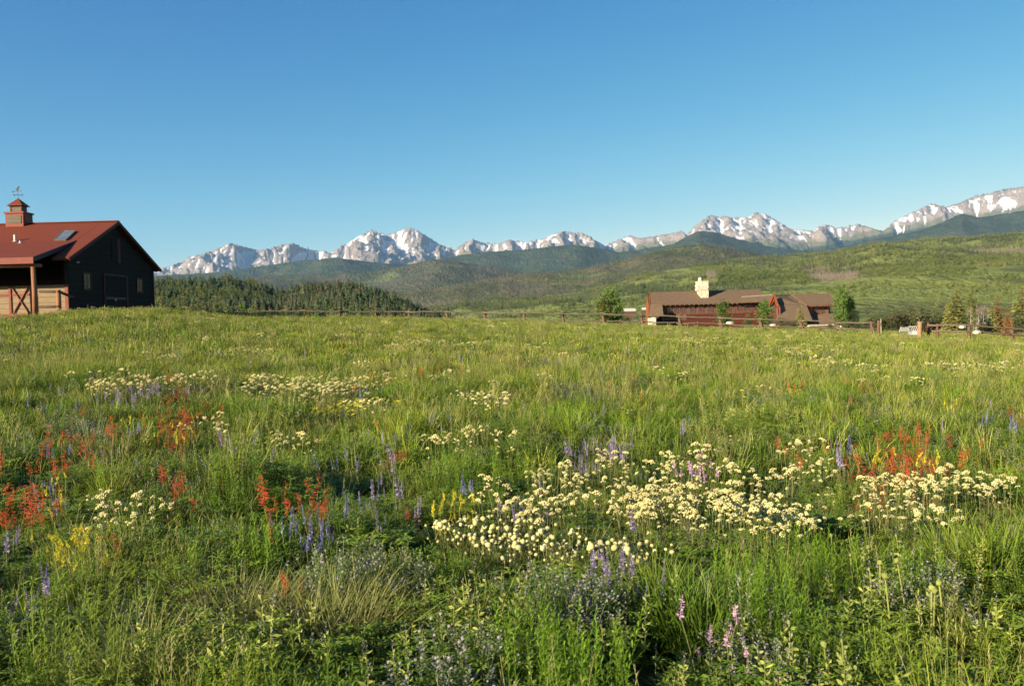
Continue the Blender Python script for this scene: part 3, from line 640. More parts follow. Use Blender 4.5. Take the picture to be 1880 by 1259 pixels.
TPL = {
 'cream': [make_flower('cream_flower', 200 + i * 10, 5 + i % 4, .36, .085, U, stemM, .10, 4, .03) for i in range(5)],
 'pompon': [make_flower('cream_flower', 260 + i * 10, 9, .26, .085, PO, stemM, .25, 2, .03) for i in range(3)],
 'creamfar': [make_flower('cream_flower', 300 + i * 10, 12, .34, .20, U, stemM, .10, 1, .03) for i in range(3)],
 'red': [make_flower('scarlet_flower', 330 + i * 10, 2 + i % 2, .28, .07, SR, stemM, .14, 9, .035) for i in range(4)],
 'orange': [make_flower('orange_flower', 370 + i * 10, 3, .26, .05, SO, stemM, .12, 9, .035) for i in range(3)],
 'blue': [make_flower('blue_flower', 400 + i * 10, 2 + i % 2, .26, .05, SB, stemM, .10, 9, .04) for i in range(3)],
 'mauve': [make_flower('mauve_flower', 430 + i * 10, 3 + i % 2, .26, .07, SM, stemM, .10, 9, .04) for i in range(3)],
 'pink': [make_flower('pink_flower', 460 + i * 10, 4, .34, .06, SP, stemM, .15, 9, .04) for i in range(2)],
 'yellow': [make_flower('yellow_flower', 480 + i * 10, 5, .30, .06, SY, stemM, .08, 7, .03) for i in range(3)],
 'ymat': [make_flower('yellow_flower', 510 + i * 10, 12, .30, .14, YM, stemM, .1, 2, .03) for i in range(2)],
 'sun': [make_flower('sunflower', 530, 2, .42, .05, [sunM], stemM, .1, 6, .05)],
 'pod': [make_flower('podded_plant', 540 + i * 10, 3 + i, .22, .11, PODL, forbM, .55, 9, .05, basal=palmate(545 + i * 10, 24, .14, .26, [forbM], .045)) for i in range(3)],
}
HT = {'cream': .36, 'pompon': .27, 'creamfar': .36, 'red': .39, 'orange': .38, 'blue': .36, 'mauve': .36, 'pink': .38, 'yellow': .36, 'ymat': .31, 'sun': .42, 'pod': .33}
LAB = {'cream': 'cream flower clump', 'pompon': 'cream pompon clump', 'creamfar': 'low cream clump', 'red': 'scarlet flower stalks', 'orange': 'orange flower stalks',
       'blue': 'blue flower spikes', 'mauve': 'mauve flower spikes', 'pink': 'pale pink flowers', 'yellow': 'yellow flower spikes', 'ymat': 'yellow flower tuft', 'sun': 'yellow daisy', 'pod': 'podded lupine'}
CAT = {'cream': 'flower', 'pompon': 'flower', 'creamfar': 'flower', 'red': 'flower', 'orange': 'flower', 'blue': 'flower', 'mauve': 'flower', 'pink': 'flower', 'yellow': 'flower', 'ymat': 'flower', 'sun': 'flower', 'pod': 'lupine'}
# kind, polygon-ish band of the photo (x0, x1, y at x0, y at x1, half height), how many, where it is
DR = [
 ('cream', 1130, 1310, 905, 905, 26, 48, 'dense drift below the pink flowers'),
 ('cream', 1340, 1490, 915, 940, 28, 30, 'cream drift right of the pink flowers'),
 ('cream', 960, 1160, 862, 850, 18, 20, 'loose cream row below the mauve lupine bed'),
 ('cream', 890, 1070, 905, 925, 18, 15, 'cream patch above the pompon drift'),
 ('cream', 1190, 1330, 850, 835, 20, 12, 'scattered cream heads beside the pink flowers'),
 ('cream', 1340, 1540, 858, 848, 12, 11, 'thin cream row above the bare green forbs'),
 ('cream', 1440, 1505, 812, 805, 6, 4, 'small cream group left of the scarlet bed'),
 ('cream', 1595, 1720, 870, 880, 14, 16, 'drift below the scarlet bed'),
 ('cream', 1700, 1850, 865, 885, 12, 16, 'easterly drift at the meadow edge'),
 ('cream', 1600, 1740, 920, 925, 10, 9, 'lower row of the drift below the scarlet bed'),
 ('cream', 1505, 1550, 850, 950, 5, 3, 'lone cream stalks between two cream drifts'),
 ('cream', 165, 290, 915, 925, 25, 9, 'cream group above the yellow spikes'),
 ('cream', 360, 415, 770, 772, 18, 5, 'cream group beside the orange stalks'),
 ('cream', 495, 575, 800, 800, 12, 6, 'small cream group beside the blue spikes'),
 ('cream', 780, 860, 800, 798, 9, 6, 'open cream patch in the middle of the meadow'),
 ('cream', 860, 950, 790, 805, 10, 4, 'few cream stalks left of the mauve lupine bed'),
 ('pompon', 805, 930, 962, 985, 12, 12, 'pompon drift above the grey shrubs'),
 ('pompon', 900, 1090, 965, 1000, 18, 16, 'thick pompon drift above the grey shrubs'),
 ('pompon', 1140, 1205, 995, 995, 4, 4, 'short pompon row beyond the violet lupines'),
 ('creamfar', 448, 690, 698, 708, 15, 44, 'broad cream carpet beside the yellow mat'),
 ('creamfar', 165, 385, 700, 688, 8, 20, 'long strip behind the mauve lupine haze'),
 ('creamfar', 690, 730, 684, 690, 4, 2, 'small cream tuft beyond the yellow mat'),
 ('creamfar', 845, 920, 716, 722, 5, 6, 'thin cream row on open grass'),
 ('creamfar', 435, 505, 640, 645, 5, 5, 'distant pale yellow patch toward the fence'),
 ('creamfar', 700, 1000, 628, 632, 6, 20, 'distant cream flecks near the fence'),
 ('creamfar', 1250, 1560, 628, 640, 7, 16, 'far flecks below the lodge'),
 ('creamfar', 1380, 1640, 648, 668, 8, 14, 'open slope below the lodge'),
 ('creamfar', 1700, 1870, 655, 675, 9, 7, 'pale flecks on the slope below the gate'),
 ('red', 1640, 1715, 800, 805, 28, 26, 'dense scarlet bed'),
 ('red', 1550, 1640, 820, 815, 22, 9, 'thin patch west of the scarlet bed'),
 ('red', 1495, 1520, 815, 820, 12, 3, 'among lilac spikes by the cream row'),
 ('red', 1735, 1810, 810, 800, 14, 4, 'outliers east of the scarlet bed'),
 ('red', 510, 600, 900, 900, 34, 11, 'cluster with blue spikes at its foot'),
 ('red', 290, 345, 715, 740, 22, 14, 'upper scarlet patch near the cream strip'),
 ('red', 330, 410, 730, 760, 18, 8, 'scarlet patch above the orange stalks'),
 ('red', 312, 350, 820, 850, 22, 5, 'scarlet stalks below the orange ones'),
 ('red', 105, 160, 830, 810, 26, 7, 'cluster on the barn side of meadow'),
 ('red', 0, 80, 880, 860, 34, 14, 'darkest side of the meadow'),
 ('red', 110, 180, 765, 765, 12, 4, 'faded scarlet stalks in shaded grass'),
 ('red', 235, 275, 760, 752, 6, 2, 'pair of scarlet heads over blue spikes'),
 ('red', 660, 860, 672, 668, 7, 9, 'distant red flecks beyond the yellow mat'),
 ('red', 715, 740, 798, 805, 4, 2, 'single scarlet tops in mid meadow'),
 ('red', 550, 565, 775, 780, 5, 1, 'lone scarlet stalk above the cream group'),
 ('red', 690, 700, 775, 790, 10, 1, 'lone rusty stalk in open grass'),
 ('red', 1550, 1600, 712, 715, 10, 4, 'distant red stalks on the open slope'),
 ('red', 1755, 1875, 730, 745, 8, 3, 'sparse red stalks at the far edge of the slope'),
 ('red', 740, 760, 905, 915, 6, 1, 'lone scarlet top among mauve spikes'),
 ('red', 215, 225, 985, 990, 3, 1, 'lone small scarlet head near the yellow spikes'),
 ('orange', 190, 215, 778, 780, 10, 4, 'orange stalks in the shaded grass'),
 ('orange', 300, 350, 768, 775, 14, 6, 'orange stalks below the scarlet patch'),
 ('orange', 1440, 1475, 690, 700, 8, 2, 'orange stalks on the open slope'),
 ('blue', 510, 545, 925, 950, 22, 5, 'blue spikes at the foot of the scarlet cluster'),
 ('blue', 570, 640, 940, 945, 26, 9, 'blue spikes right of the scarlet cluster'),
 ('blue', 560, 635, 825, 830, 16, 5, 'blue spikes in mid meadow'),
 ('blue', 660, 705, 722, 725, 10, 4, 'blue spikes rising from the yellow mat'),
 ('blue', 785, 798, 745, 760, 14, 2, 'tall blue spike on open grass'),
 ('blue', 468, 480, 780, 795, 10, 2, 'blue spikes above the cream group'),
 ('blue', 30, 145, 708, 712, 16, 9, 'blue spikes before the barn'),
 ('blue', 165, 205, 705, 720, 14, 5, 'blue spikes through the cream strip'),
 ('blue', 105, 130, 790, 800, 14, 2, 'blue spikes in the shaded grass'),
 ('blue', 240, 260, 770, 800, 20, 3, 'thin blue spikes under the red heads'),
 ('blue', 1545, 1560, 800, 812, 6, 2, 'blue spike beside the scarlet bed'),
 ('blue', 1795, 1875, 765, 770, 10, 4, 'dusky blue spikes on the slope'),
 ('blue', 1260, 1270, 755, 762, 5, 1, 'lone pale blue spike by the dark hollow'),
 ('blue', 840, 870, 870, 880, 6, 2, 'small blue spikes in open grass'),
 ('mauve', 1055, 1155, 805, 812, 14, 24, 'mauve lupine bed'),
 ('mauve', 660, 760, 895, 905, 22, 10, 'mauve spikes in mid meadow'),
 ('mauve', 205, 290, 710, 708, 8, 18, 'mauve haze below the cream strip'),
 ('mauve', 290, 370, 700, 695, 12, 6, 'mauve spikes above the upper scarlet patch'),
 ('mauve', 605, 645, 680, 682, 4, 3, 'mauve tuft above the cream carpet'),
 ('mauve', 1085, 1150, 1010, 1025, 14, 6, 'violet lupines among the grey shrubs'),
 ('mauve', 1180, 1215, 1010, 1020, 10, 2, 'faded lupines below the pompon row'),
 ('mauve', 60, 105, 865, 880, 18, 4, 'mauve spikes by the scarlet stalks'),
 ('mauve', 0, 20, 985, 1000, 18, 2, 'violet spikes at the dark corner'),
 ('mauve', 30, 75, 1050, 1070, 18, 3, 'violet spikes in deep grass'),
 ('mauve', 405, 430, 790, 810, 12, 3, 'mauve spikes beside the cream group'),
 ('mauve', 935, 1000, 925, 935, 12, 5, 'mauve spikes behind the cream patch'),
 ('mauve', 1530, 1560, 800, 825, 10, 3, 'lilac spikes at the end of the cream row'),
 ('mauve', 1190, 1250, 775, 770, 8, 3, 'pale lilac spikes beside the dark hollow'),
 ('mauve', 690, 740, 810, 815, 14, 4, 'dull mauve spikes left of the cream patch'),
 ('pink', 1250, 1310, 850, 855, 12, 7, 'pink flowers above the dense cream drift'),
 ('pink', 1355, 1375, 1135, 1140, 5, 2, 'pink-white lupine tops in the nearest growth'),
 ('pink', 1305, 1320, 1128, 1130, 3, 1, 'single pink lupine top in the nearest growth'),
 ('yellow', 85, 180, 975, 970, 12, 12, 'yellow spikes in the shaded grass'),
 ('yellow', 795, 850, 915, 925, 12, 8, 'yellow spikes left of the cream patch'),
 ('yellow', 1615, 1640, 828, 828, 6, 4, 'yellow spikes under the scarlet bed'),
 ('yellow', 1688, 1720, 835, 838, 6, 4, 'second yellow tuft under the scarlet bed'),
 ('yellow', 215, 330, 775, 780, 12, 8, 'yellow spikes among orange stalks'),
 ('yellow', 95, 125, 875, 885, 8, 3, 'yellow spikes by the scarlet cluster'),
 ('ymat', 588, 660, 738, 735, 6, 9, 'yellow mat below the cream carpet'),
 ('ymat', 655, 750, 728, 735, 5, 5, 'thin end of the yellow mat'),
 ('ymat', 1435, 1475, 712, 718, 4, 3, 'distant yellow tuft on the open slope'),
 ('sun', 1345, 1370, 705, 728, 4, 3, 'daisies over the rough shrub'),
 ('pod', 320, 480, 1110, 1130, 20, 10, 'podded lupines by the brown tussock'),
 ('pod', 480, 560, 1150, 1170, 30, 4, 'in front of the brown tussock'),
 ('pod', 660, 930, 1090, 1110, 34, 14, 'podded lupines in the central shadow'),
 ('pod', 660, 720, 1180, 1220, 20, 2, 'near podded lupines in deep shade'),
 ('pod', 1160, 1230, 1070, 1080, 14, 4, 'podded lupines below the pompon row'),
 ('pod', 1010, 1110, 1110, 1130, 18, 4, 'podded lupines beside the lime forbs'),
 ('pod', 1280, 1440, 1170, 1215, 34, 6, 'podded lupines around the pink tops'),
 ('pod', 1560, 1660, 1080, 1110, 20, 6, 'podded lupines on the bright slope'),
 ('pod', 1690, 1860, 1020, 1070, 26, 9, 'podded lupines toward the meadow edge'),
 ('pod', 40, 200, 1215, 1230, 20, 4, 'podded lupines in the darkest growth'),
 ('pod', 1420, 1560, 1225, 1235, 15, 4, 'podded lupines at the feet of the viewer'),
 ('pod', 1280, 1440, 742, 760, 16, 14, 'rough shrub beyond the cream drifts'),
]
LATE = []      # cream clumps past the nearest 300: they join the uncounted wildflowers
qf = random.Random(12); nfl = 0; CNT = {}
DR.sort(key=lambda e: -(e[3] + e[4]))
for (kind, x0, x1, ya, yb, hh, n, where) in DR:
    pts = []
    for i in range(n * 3):
        if len(pts) >= n: break
        t = (i + qf.random()) / n if i < n else qf.random(); t = min(t, 1)
        px = x0 + (x1 - x0) * t + qf.uniform(-4, 4); py = ya + (yb - ya) * t + (qf.uniform(-1, 1) if qf.random() < .8 else qf.gauss(0, 1.3)) * hh * (1 if kind.startswith('cream') or kind == 'pompon' else 1.35)
        if kind in ('red', 'blue', 'mauve', 'yellow', 'orange') and qf.random() < .35: px += qf.gauss(0, 22)
        s = qf.uniform(.74, 1.2); hp = hit(px, py, HT[kind] * s)
        if hp is None: continue
        pts.append((px, py, hp, s))
    if not pts: continue
    if kind in ('cream', 'pompon', 'creamfar') and sum(CNT.get(k_, 0) for k_ in ('cream', 'pompon', 'creamfar')) + len(pts) > 305:
        LATE += [(hp[0], hp[1], s) for (_px, _py, hp, s) in pts]; continue
    lab = ordinal_labels(pts, LAB[kind], where)
    for i, (px, py, hp, s) in enumerate(pts):
        L = lab[i]
        T = TPL[kind][qf.randrange(len(TPL[kind]))]; x, y = hp; loc = (x, y, gz(x, y) - .005)
        far = y > 17 or kind == 'creamfar'
        if far and kind in ('red', 'blue', 'mauve', 'orange') : s *= 1.0
        (place_small if far else place)(*((T, loc, qf.uniform(0, 6.28), s, L, CAT[kind], where)))
        nfl += 1; CNT[kind] = CNT.get(kind, 0) + 1
# larger clumps and shrublets of the near field, each one plant
def knobs(seed):
    p = PB(seed); q = p.r; p.stem([(0, 0, 0), (.02, 0, .2), (.035, .01, .40)], .0045, .003, .3, .8, 5); p.ball((.036, .01, .41), .014, 1, .2, 1.2, .6)
    for j in range(14): p.leaf((.01 + .0015 * j, 0, .04 + .024 * j), j * 2.4, .9, .035, .007, .4)
    return p.mesh('dry_stalk', [podM])
BIG = {'lime': ('leafy_forb', [stalks(900 + i, 11, .15, .46, .050, .008, [limeM], 40, 1.0) for i in range(3)], .44, 'lime green leafy forb', 'plant'),
 'dark': ('leafy_forb', [stalks(905 + i, 11, .15, .42, .055, .009, [forbM], 36, .9) for i in range(2)], .40, 'deep green leafy forb', 'plant'),
 'sage': ('sage_bush', [fuzz(910 + i, 34, .20, .40, [sageM, greyM], .014) for i in range(2)], .38, 'grey sage bush', 'shrub'),
 'tuss': ('grass_tussock', [tuft(915 + i, 190, .16, .38, .0035, .7, 4, [strawM]) for i in range(2)], .36, 'brown grass tussock', 'grass'),
 'bunch': ('grass_tussock', [tuft(920 + i, 150, .13, .42, .005, .5, 5, [grassD]) for i in range(2)], .40, 'tall green grass tussock', 'grass'),
 'knob': ('dry_stalk_plant', [knobs(925 + i) for i in range(2)], .42, 'pale dry knobbed stalk', 'plant')}
for (kind, x0, x1, ya, yb, hh, n, where) in [
 ('lime', 950, 1110, 1120, 1150, 18, 7, 'bottom middle, left of the black hollow'), ('lime', 1330, 1470, 1020, 1060, 22, 7, 'bright stand right of the hollow'), ('lime', 1390, 1560, 960, 990, 16, 6, 'right under the cream drift'),
 ('lime', 940, 990, 1060, 1075, 8, 2, 'beside the grey shrubs'), ('lime', 470, 520, 945, 955, 8, 2, 'left of the blue spikes'), ('lime', 1640, 1720, 1000, 1010, 14, 3, 'below the easterly drift'), ('lime', 780, 1010, 815, 830, 12, 5, 'left of the mauve lupine bed'),
 ('dark', 380, 640, 1190, 1220, 22, 7, 'nearest growth below the brown tussocks'), ('dark', 1500, 1760, 1150, 1190, 26, 9, 'nearest growth on the bright side'), ('dark', 60, 240, 1100, 1130, 25, 5, 'shaded side below the violet spikes'),
 ('sage', 975, 1120, 1045, 1060, 10, 7, 'grey row under the pompon drift'), ('sage', 590, 760, 1000, 1010, 10, 7, 'grey row below the blue spikes'), ('sage', 1330, 1440, 1160, 1180, 8, 3, 'around the pink lupine tops'), ('sage', 1660, 1760, 1030, 1050, 12, 4, 'by the knobbed stalks'), ('sage', 810, 880, 1150, 1165, 8, 3, 'in the central shadow'),
 ('sage', 110, 180, 755, 765, 6, 4, 'shaded grass near the barn side'), ('sage', 1030, 1130, 705, 715, 8, 7, 'grey patch beyond the mauve bed'), ('sage', 960, 1100, 655, 662, 5, 8, 'distant grey patch in mid slope'), ('sage', 1200, 1280, 655, 660, 4, 4, 'distant grey patch under the lodge'),
 ('tuss', 370, 560, 1045, 1075, 14, 9, 'brown swell in the near field'), ('tuss', 590, 680, 1040, 1060, 12, 3, 'east end of the brown swell'), ('tuss', 230, 300, 1120, 1140, 12, 2, 'shaded foot of the brown swell'),
 ('bunch', 1180, 1340, 1010, 1040, 14, 5, 'below the pompon row'), ('bunch', 1030, 1230, 740, 745, 8, 8, 'tall stand behind the mauve bed'), ('bunch', 720, 830, 690, 700, 6, 6, 'bright stand beyond the yellow mat'), ('bunch', 1740, 1860, 940, 960, 12, 4, 'edge of the easterly drift'),
 ('knob', 1530, 1760, 1000, 1090, 30, 9, 'bright slope under the easterly drift'), ('knob', 1520, 1570, 1150, 1230, 30, 2, 'nearest growth by the podded lupines')]:
    pts = []
    nm, ms, ht, bl, ct = BIG[kind]
    for i in range(n):
        t = (i + qf.uniform(.1, .9)) / n; px = x0 + (x1 - x0) * t; py = ya + (yb - ya) * t + qf.uniform(-1, 1) * hh; s = qf.uniform(.8, 1.15); hp = hit(px, py, ht * s)
        if hp: pts.append((px, py, hp, s))
    lab = ordinal_labels(pts, bl, where)
    for i, (px, py, hp, s) in enumerate(pts):
        o = link(nm, ms[i % len(ms)], None, label=lab[i], category=ct, group=bl + 's, ' + where); o.location = (hp[0], hp[1], gz(*hp) - .005); o.rotation_euler = (qf.uniform(-.12, .12), qf.uniform(-.12, .12), qf.uniform(0, 6.28)); o.scale = (s * qf.uniform(.9, 1.2), s * qf.uniform(.9, 1.2), s)
print('flowers', nfl, CNT)
# the uncountable rest: small specks of bloom through the whole field
def specks():
    x, y = field(3, 58, 1.1, 3); n = len(x); px = u_of(x, y); a = vn(x * .35, y * .35, 301); b = vn(x * .22 + 5, y * .22, 302)
    kinds = [_joined_get('cream'), _joined_get('creamfar'), _joined_get('red'), _joined_get('mauve'), _joined_get('blue'), _joined_get('yellow'), _joined_get('pod')]
    q = rs.rand(n); pid = np.full(n, -1)
    pid[(a > .35) & (y > 14) & (q < .75)] = 1; pid[(a < -.45) & (y > 9) & (q < .4)] = 3; pid[(b > .5) & (y > 12) & (q < .25)] = 2; pid[(b < -.45) & (y > 8) & (q < .3)] = 4; pid[(pid < 0) & (q > .965) & (y > 5)] = 5; pid[(pid < 0) & (q > .94)] = 6; pid[(pid < 0) & (q < .05) & (y > 5)] = 3; pid[(pid < 0) & (q < .08) & (y > 5)] = 2
    pid[(pid < 0) & (q > .915) & (y > 8)] = 0
    k = pid >= 0; x, y, pid = x[k], y[k], pid[k]; s = rs.uniform(.7, 1.1, len(x))
    lt = np.array(LATE).reshape(-1, 3); x = np.concatenate([x, lt[:, 0]]); y = np.concatenate([y, lt[:, 1]]); s = np.concatenate([s, lt[:, 2]]); pid = np.concatenate([pid, np.ones(len(lt), int)])
    scatter('wildflowers', kinds, np.stack([x, y, ground_z(x, y)], 1), rs.rand(len(x)) * 6.28, s, pid); print('late', len(LATE))
def _joined_get(kind):
    T = TPL[kind][0]
    if id(T) not in _joined:
        o = place_small(T, (0, -50, 0), 0, 1, '', '', ''); bpy.data.objects.remove(o); FB.pop()
    return _joined[id(T)]
specks()
# ================================================================ the barn
red_metal = plain('red_metal_roof', (.175, .040, .017), (.14, .033, .015), 1.5, .7, 0, .2, stretch=(.3, 6, 1))
red_paint = plain('red_painted_wood', (.21, .042, .020), (.17, .035, .018), 5, .6)
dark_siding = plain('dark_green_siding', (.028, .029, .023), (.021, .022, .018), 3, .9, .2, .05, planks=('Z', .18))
shade_toned_trim = plain('shade_toned_red_trim', (.06, .012, .010), (.05, .010, .009), 5, .7)  # red trim darkened: the shade on the gable is put into its colour
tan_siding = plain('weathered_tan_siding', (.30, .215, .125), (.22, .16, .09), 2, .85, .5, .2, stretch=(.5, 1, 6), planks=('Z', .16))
log_mat = plain('peeled_log', (.29, .13, .06), (.20, .09, .045), 5, .7, .3, .2, stretch=(4, 4, .6))
white_metal = plain('pale_metal', (.60, .58, .52), (.45, .44, .40), 6, .5)
glass_dark = plain('dark_window_glass', (.03, .035, .04), (.05, .055, .06), 2, .12, 0, .6)
sky_glass = plain('skylight_glass', (.10, .12, .13), (.16, .18, .19), 2, .15, 0, .6)
louver_mat = plain('grey_louvers', (.16, .13, .09), (.12, .10, .07), 6, .7, .5, .2, planks=('Z', .09))
iron = plain('dark_iron', (.02, .025, .035), (.03, .03, .04), 8, .5, 0, .4, metal=.4)
B0 = (-24.79, 50.0); BZ = gz(B0[0] - 2, B0[1] + 2) - .02
barn = thing('barn', 'dark green barn with a red metal roof, roof cupola and log-post porch', 'barn', (B0[0], B0[1], BZ))
W = 13.1; HE = 3.87 + EYE - BZ; HR = 6.59 + EYE - BZ; YB = 2.95; HB = 5.10 + EYE - BZ; YP = -1.9; HP = 3.81 + EYE - BZ; XL = -17.0; xv = -.97; TH = .16
mid = W / 2
MB().slab([(xv, 0, HE), (0, 0, HE), (0, mid, HR), (xv, mid, HR)], TH).slab([(XL, YB, HB + .003), (xv, YB, HB + .003), (xv, mid, HR + .003), (XL, mid, HR + .003)], TH).slab([(0, W, HE), (XL, W, HE), (XL, mid, HR - .002), (0, mid, HR - .002)], TH).build('roof', red_metal, barn)
pr = MB().slab([(XL, YP, HP), (xv, YP, HP), (xv, YB + .05, HB + .02), (XL, YB + .05, HB + .02)], TH).build('porch_roof', red_metal, barn, label='low red metal porch roof')
MB().box(XL, xv + .012, YP - .05, YP - .003, HP - .36, HP - .02).build('fascia', red_paint, pr)
MB().beam((xv + .02, YP, HP - .12), (xv + .02, YB, HB - .12), .04, .26).build('verge_board', iron, pr)
# gable verge boards and ridge cap
for sgn, ya, yb in ((1, 0, mid), (-1, W, mid)): MB().beam((.03, ya, HE - .10), (.03, yb, HR - .10), .05, .20).build('verge_board', shade_toned_trim, barn)
MB().beam((XL, mid, HR + .02), (.02, mid, HR + .02), .3, .05).build('ridge_cap', red_metal, barn)
gx = -.35
pitch = (HR - HE) / mid
def zr(y): return (HE + pitch * min(y, W - y)) - TH - .03
# walls
g_ = MB(); yy = [.5, mid, W - .5]
g_.v = [(gx, .5, -.3), (gx, W - .5, -.3), (gx, W - .5, zr(W - .5)), (gx, mid, zr(mid)), (gx, .5, zr(.5)), (gx - .15, .5, -.3), (gx - .15, W - .5, -.3), (gx - .15, W - .5, zr(W - .5)), (gx - .15, mid, zr(mid)), (gx - .15, .5, zr(.5))]
g_.f = [(0, 1, 2, 3, 4), (9, 8, 7, 6, 5), (0, 4, 9, 5), (1, 6, 7, 2), (2, 7, 8, 3), (3, 8, 9, 4), (0, 5, 6, 1)]
g_.build('gable_wall', dark_siding, barn)
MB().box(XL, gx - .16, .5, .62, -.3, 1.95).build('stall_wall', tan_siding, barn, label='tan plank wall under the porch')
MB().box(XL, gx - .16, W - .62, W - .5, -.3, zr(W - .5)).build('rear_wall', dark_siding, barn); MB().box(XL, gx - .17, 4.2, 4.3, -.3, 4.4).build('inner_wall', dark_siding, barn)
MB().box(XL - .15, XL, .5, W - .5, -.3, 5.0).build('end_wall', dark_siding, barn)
MB().box(gx - .155, gx + .03, .40, .497, -.3, 1.95).build('corner_board', red_paint, barn); MB().box(gx - .155, gx + .0, .40, .497, 1.953, zr(.5) - .1).build('corner_board', dark_siding, barn); MB().box(gx + .003, gx + .04, .5, .64, -.3, zr(.5) - .12).build('corner_board', dark_siding, barn)  # upper near corner board in dark siding colour: porch shade put into the colour
MB().box(gx + .003, gx + .05, W - .66, W - .5, -.3, zr(W - .5) - .1).build('corner_board', shade_toned_trim, barn)
def gp(px, py):          # photo point -> y, z on the gable wall
    a, b, c = [float(v) for v in ray(px, py)]; X = B0[0] + gx; k = X / a; return k * b - B0[1], EYE + k * c - BZ
def on_gable(px0, px1, py0, py1):
    y0, z1 = gp(px0, py0); y1, _ = gp(px1, py0); _, z0 = gp((px0 + px1) / 2, py1); _, z1 = gp((px0 + px1) / 2, py0); return y0, y1, max(z0, 0), z1
for (a, b, c, d) in ((153, 165, 503, 530), (251, 260, 513, 535)):
    y0, y1, z0, z1 = on_gable(a, b, c, d)
    fr = MB().box(gx, gx + .05, y0 - .1, y0, z0 - .1, z1 + .1).box(gx, gx + .05, y1, y1 + .1, z0 - .1, z1 + .1).box(gx, gx + .049, y0, y1, z1, z1 + .1).box(gx, gx + .049, y0, y1, z0 - .1, z0).build('window', shade_toned_trim, barn)
    MB().box(gx - .02, gx + .02, y0, y1, z0, z1).build('pane', glass_dark, fr); MB().box(gx + .02, gx + .035, (y0 + y1) / 2 - .02, (y0 + y1) / 2 + .02, z0, z1).box(gx + .02, gx + .034, y0, y1, (z0 + z1) / 2 - .02, (z0 + z1) / 2 + .02).build('glazing_bar', iron, fr)
y0, y1, z0, z1 = on_gable(190, 229, 507, 580)
dr = MB().box(gx, gx + .06, y0, (y0 + y1) / 2 - .01, 0, z1).box(gx, gx + .06, (y0 + y1) / 2 + .01, y1, 0, z1).build('barn_door', dark_siding, barn)
MB().box(gx, gx + .09, y1 + .003, y1 + .22, 0, z1 + .12).box(gx, gx + .088, y0 - .14, y0 - .003, 0, z1 + .12).box(gx, gx + .086, y0, y1, z1 + .003, z1 + .12).build('door_frame', shade_toned_trim, dr)
MB().box(gx + .061, gx + .08, y0 + .1, y1 - .1, z1 * .45, z1 * .5).build('door_rail', iron, dr)
MB().box(gx + .06, gx + .12, (y0 + y1) / 2 - .2, (y0 + y1) / 2 - .14, 1.1, 1.25).build('handle', white_metal, dr)
y0, y1, z0, z1 = on_gable(203, 213, 440, 480)
ld = MB().box(gx, gx + .05, y0, y1, z0, z1).build('loft_door', dark_siding, barn)
ya, yb, _, _ = on_gable(213.4, 218, 440, 480); MB().box(gx, gx + .07, ya, yb, z0 - .05, z1 + .1).build('trim_board', shade_toned_trim, ld)
# lamp at the corner
yl, zl = gp(138, 481); lp = MB().box(gx, gx + .12, yl - .03, yl + .03, zl, zl + .05).build('wall_lamp', iron, barn); MB().tube((gx + .16, yl, zl - .06), (gx + .16, yl, zl + .02), .12, .05).build('lamp_shade', white_metal, lp)
# stall door, trim, base board
yw = .5
def wx(px): a, b, c = [float(v) for v in ray(px, 545)]; return a / b * (B0[1] + yw) - B0[0]
xa, xb = wx(20), wx(58)
sd = MB().box(xa, xb, yw - .05, yw - .003, .25, 1.94).build('stall_door', tan_siding, barn)
for x in (xa - .06, xb): MB().box(x, x + .12, yw - .11, yw - .052, .1, 1.96).build('door_stile', red_paint, sd)
MB().beam((xa + .1, yw - .09, .3), (xb - .1, yw - .09, 1.92), .05, .09, (0, 1, 0)).beam((xa + .1, yw - .10, 1.92), (xb - .1, yw - .10, .3), .04, .09, (0, 1, 0)).build('cross_brace', red_paint, sd)
MB().box(xa + .08, xb, yw - .075, yw - .052, 1.38, 1.5).build('door_rail', red_paint, sd)
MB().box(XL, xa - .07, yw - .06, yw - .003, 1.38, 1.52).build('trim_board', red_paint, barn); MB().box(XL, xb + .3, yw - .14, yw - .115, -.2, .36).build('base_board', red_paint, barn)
pass
# porch posts and beam
def logpost(x, y, z1, r=.13): return MB().path([(x, y, -.2), (x + .02, y, z1 * .5), (x, y, z1)], [r * 1.08, r, r * .93], 12)
pxl = wx(62) ; xp = float(ray(63, 545)[0] / ray(63, 545)[1]) * (B0[1] + YP + .25) - B0[0]
for k in range(5): logpost(xp - 3.7 * k, YP + .25, HP - .52).build('porch_post', log_mat, barn, True, label='peeled log porch post')
MB().path([(XL, YP + .25, HP - .46), (-8, YP + .25, HP - .45), (xp + .45, YP + .25, HP - .46)], [.11, .11, .10], 10).build('porch_beam', log_mat, barn, True)
for k in range(8): MB().beam((xv - .3 - 1.2 * k, YP + .1, HP - .24), (xv - .3 - 1.2 * k, YB, HB - .24), .09, .14).build('rafter', log_mat, barn)
